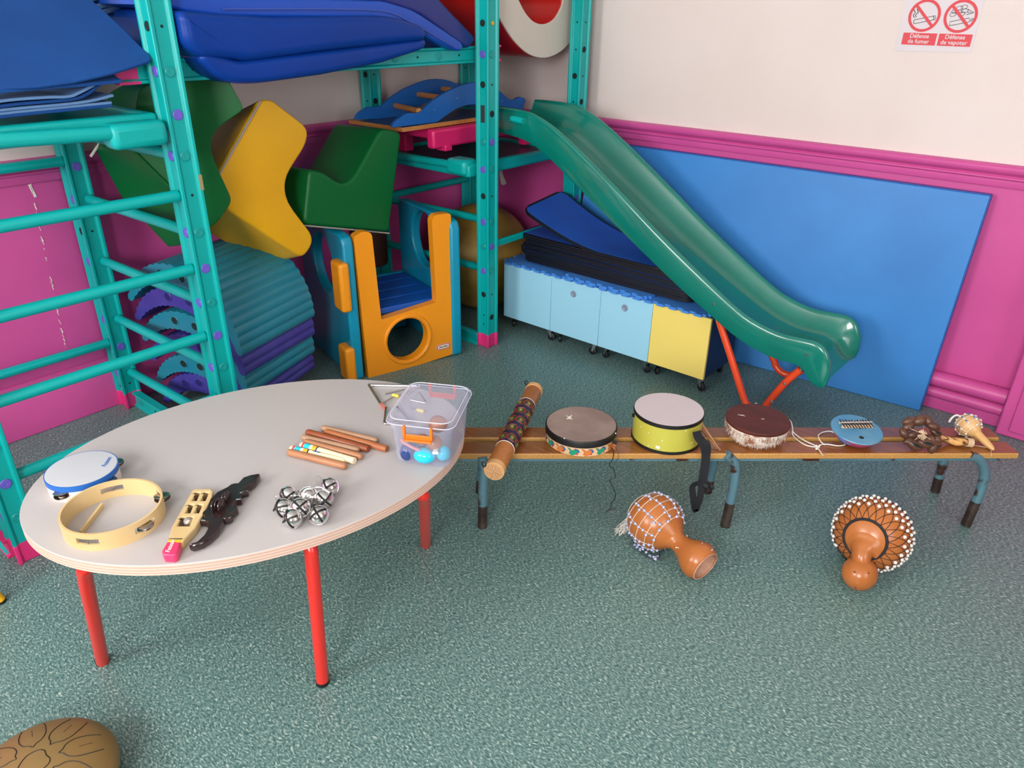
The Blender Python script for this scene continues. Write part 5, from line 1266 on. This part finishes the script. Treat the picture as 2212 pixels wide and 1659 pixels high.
for i in range(26):
    a = random.random()
    p = G(1368+55*a, 1172+34*a+random.uniform(-8, 8), .012); mb.sph(p, .0048, 8)
    mb2.tube([p, p+V((random.uniform(-.02, .02), random.uniform(-.02, .02), random.uniform(-.004, .012)))], .0011, 4)
mb2.tube(smooth_path([G(x, y, .012) for x, y in ((1366, 1160), (1372, 1180), (1392, 1200), (1412, 1208), (1424, 1206), (1424, 1190))], 5), .0016, 5)
O('net_hem_beads', mb, BEADB, sk); O('net_hem', mb2, SBLK, sk)
mb = MB()
for i in range(16):
    t = random.uniform(D_*.55, D_+.03); a = random.random()*6.28; u, v, d_ = frame(axl); rr_ = .058 if t > D_-.02 else .036
    mb.box(Ca+d_*t+(u*math.cos(a)+v*math.sin(a))*rr_, (.003, .002, .006), (a, t*9, 0))
O('scratch', mb, CHIP, sk)
# right shekere
RB_ = .116; Cc = G(1884, 1152, RB_-.002); Cd = G(1857, 1238, .052); axr = (Cd-Cc).normalized(); D2 = (Cd-Cc).length
s2 = T('beaded_gourd', 'orange gourd rattle in a black net with white beads on the floor', 'gourd rattle', (Cc.x, Cc.y, 0))
axb = V((-.02, -.93, .30)).normalized()
pr_ = [(0, -RB_*.92)] + [(RB_*math.sin(a), -RB_*.92*math.cos(a)) for a in [PI*i/24 for i in range(1, 24)]] + [(0, RB_*.92)]
axn = (axb*.55+(Cd-Cc).normalized()*.45).normalized()
nkp = smooth_path([Cc+axn*RB_*.62, Cc+axn*RB_*.84, Cc+axn*RB_*.98+V((0, 0, -.002)), Cd.lerp(Cc+axn*RB_*1.0, .55)+V((0, -.004, .008)), Cd+V((.002, .012, .010)), Cd+V((0, -.012, -.006)), Cd+V((-.004, -.035, -.016)), Cd+V((-.005, -.047, -.020))], 5)
rk0 = [.075, .050, .031, .026, .036, .04, .030, .004]; nr_ = []
for i in range(len(nkp)):
    t = i/5; k = min(6, int(t)); nr_.append(rk0[k]+(rk0[k+1]-rk0[k])*(t-k))
O('body', MB().lathe(pr_, Cc, axb, 56), GOURD, s2, ang=80)
O('neck', MB().tube(nkp, nr_, 36).sph(Cd, .052, 36, (1, 1.08, 1)), GOURD, s2, ang=80)
axr = axb
profB = lambda t: math.sqrt(max(1e-6, RB_*RB_-(t/.92)**2))
rk_ = RB_*.79
gourd_net(s2, Cc, axr, profB, [-RB_*.75, rk_], 22, STRAP, BEADW, 1.15, .0058, [(RB_*.02, .0), (.17*RB_, .14), (.31*RB_, .0), (.44*RB_, .14), (-.14*RB_, .14)], cr=.0009, maxb=98)
O('net_ring', MB().tor(Cc+axr*rk_, profB(rk_)+.003, .0045, axr, 56, 8), STRAP, s2)
mb = MB()
for i in range(40):
    a = i/39; p = G(1822+20*a+100*max(0, a-.5), 1180+38*min(a*2, 1)+random.uniform(-6, 6)-10*max(0, a-.5), .008); mb.sph(p, .0055, 6, (1.4, 1, .8))
O('net_hem', mb, STRAP, s2)
for q in ((1846, 1236), (1876, 1238), (1848, 1270)):
    p = PP(*q, Cd+V((.2, -.3, .6)).normalized()*.05, V((.2, -.3, .6))); O('blemish', MB().sph(p, .0028, 8, (1.3, 1, .5)), SBLK, s2)
# bronze tongue drum
dc = V((-1.462, .165, 0)); R = .155; H = .125
td = T('tongue_drum', 'bronze metal tongue drum at the lower left corner of the floor', 'tongue drum', dc)
zf = lambda r_: .062 + .060*math.sqrt(max(0, 1-(r_/R)**2))**.9
pr_ = [(0, .004), (R*.6, .006), (R*.9, .03), (R*.985, .05), (R, .062)] + [(R*math.cos(a), .062+.062*math.sin(a)**.9) for a in [PI/2*i/16 for i in range(1, 16)]] + [(0, .124)]
O('shell', MB().lathe(pr_, dc, (0, 0, 1), 96), BRONZE, td, ang=80)
def dome(x, y):
    r_ = min(.999, math.hypot(x, y)/R); a = math.acos(r_); return dc + V((x, y, .0622+.062*math.sin(a)**.9))
for k in range(8):
    a = 2*PI*k/8 + .5; ca, sa = math.cos(a), math.sin(a)
    def pt(r_, w_): return dome(ca*r_-sa*w_, sa*r_+ca*w_)
    path = [pt(.128, -.022), (pt(.105, -.026)), pt(.08, -.026), pt(.062, -.018), pt(.054, -.006), pt(.046, 0), pt(.054, .006), pt(.062, .018), pt(.08, .026), pt(.105, .026), pt(.128, .022)]
    O('tongue_groove', MB().tube(smooth_path(path, 4), .0011, 5), BRONZL, td)
    O('tongue_groove', MB().tube([pt(.085, 0), pt(.11, .001)], .0006, 5), BRONZL, td)
O('centre_groove', MB().tube(smooth_path([dome(.03*math.cos(t), .03*math.sin(t)*(1+.2*math.sin(3*t))) for t in [2*PI*i/12 for i in range(12)]], 4, closed=True), .0011, 5, closed=True), BRONZL, td)
O('foot', MB().lathe([(0, 0), (.09, 0), (.09, .006), (0, .006)], dc, (0, 0, 1), 24), RUBB, td)
# yellow legged stool, mostly outside the picture
q = G(2, 1300, 0); sd = T('stool', 'childs stool of which only a yellow leg tip shows at the left edge', 'stool', (q.x-.2, q.y-.16, 0))
cs = V((q.x-.19, q.y-.16, 0))
for dx, dy in ((1, 1), (-1, 1), (1, -1), (-1, -1)):
    f_ = cs + V((dx*.155, dy*.10, 0)) if not (dx == 1 and dy == 1) else V((q.x, q.y, 0))
    t_ = cs + V((dx*.11, dy*.08, .29)); l = O('leg', MB().cyl(f_+V((0, 0, .004)), t_, .0145, seg=18), YELP, sd)
    O('foot_cap', MB().cyl(f_, f_+V((0, 0, .008)), .0155, seg=18), RUBB, l)
O('seat', MB().bb(cs.x-.15, cs.x+.13, cs.y-.12, cs.y+.11, .288, .306), PLY, sd, bevel=.006)
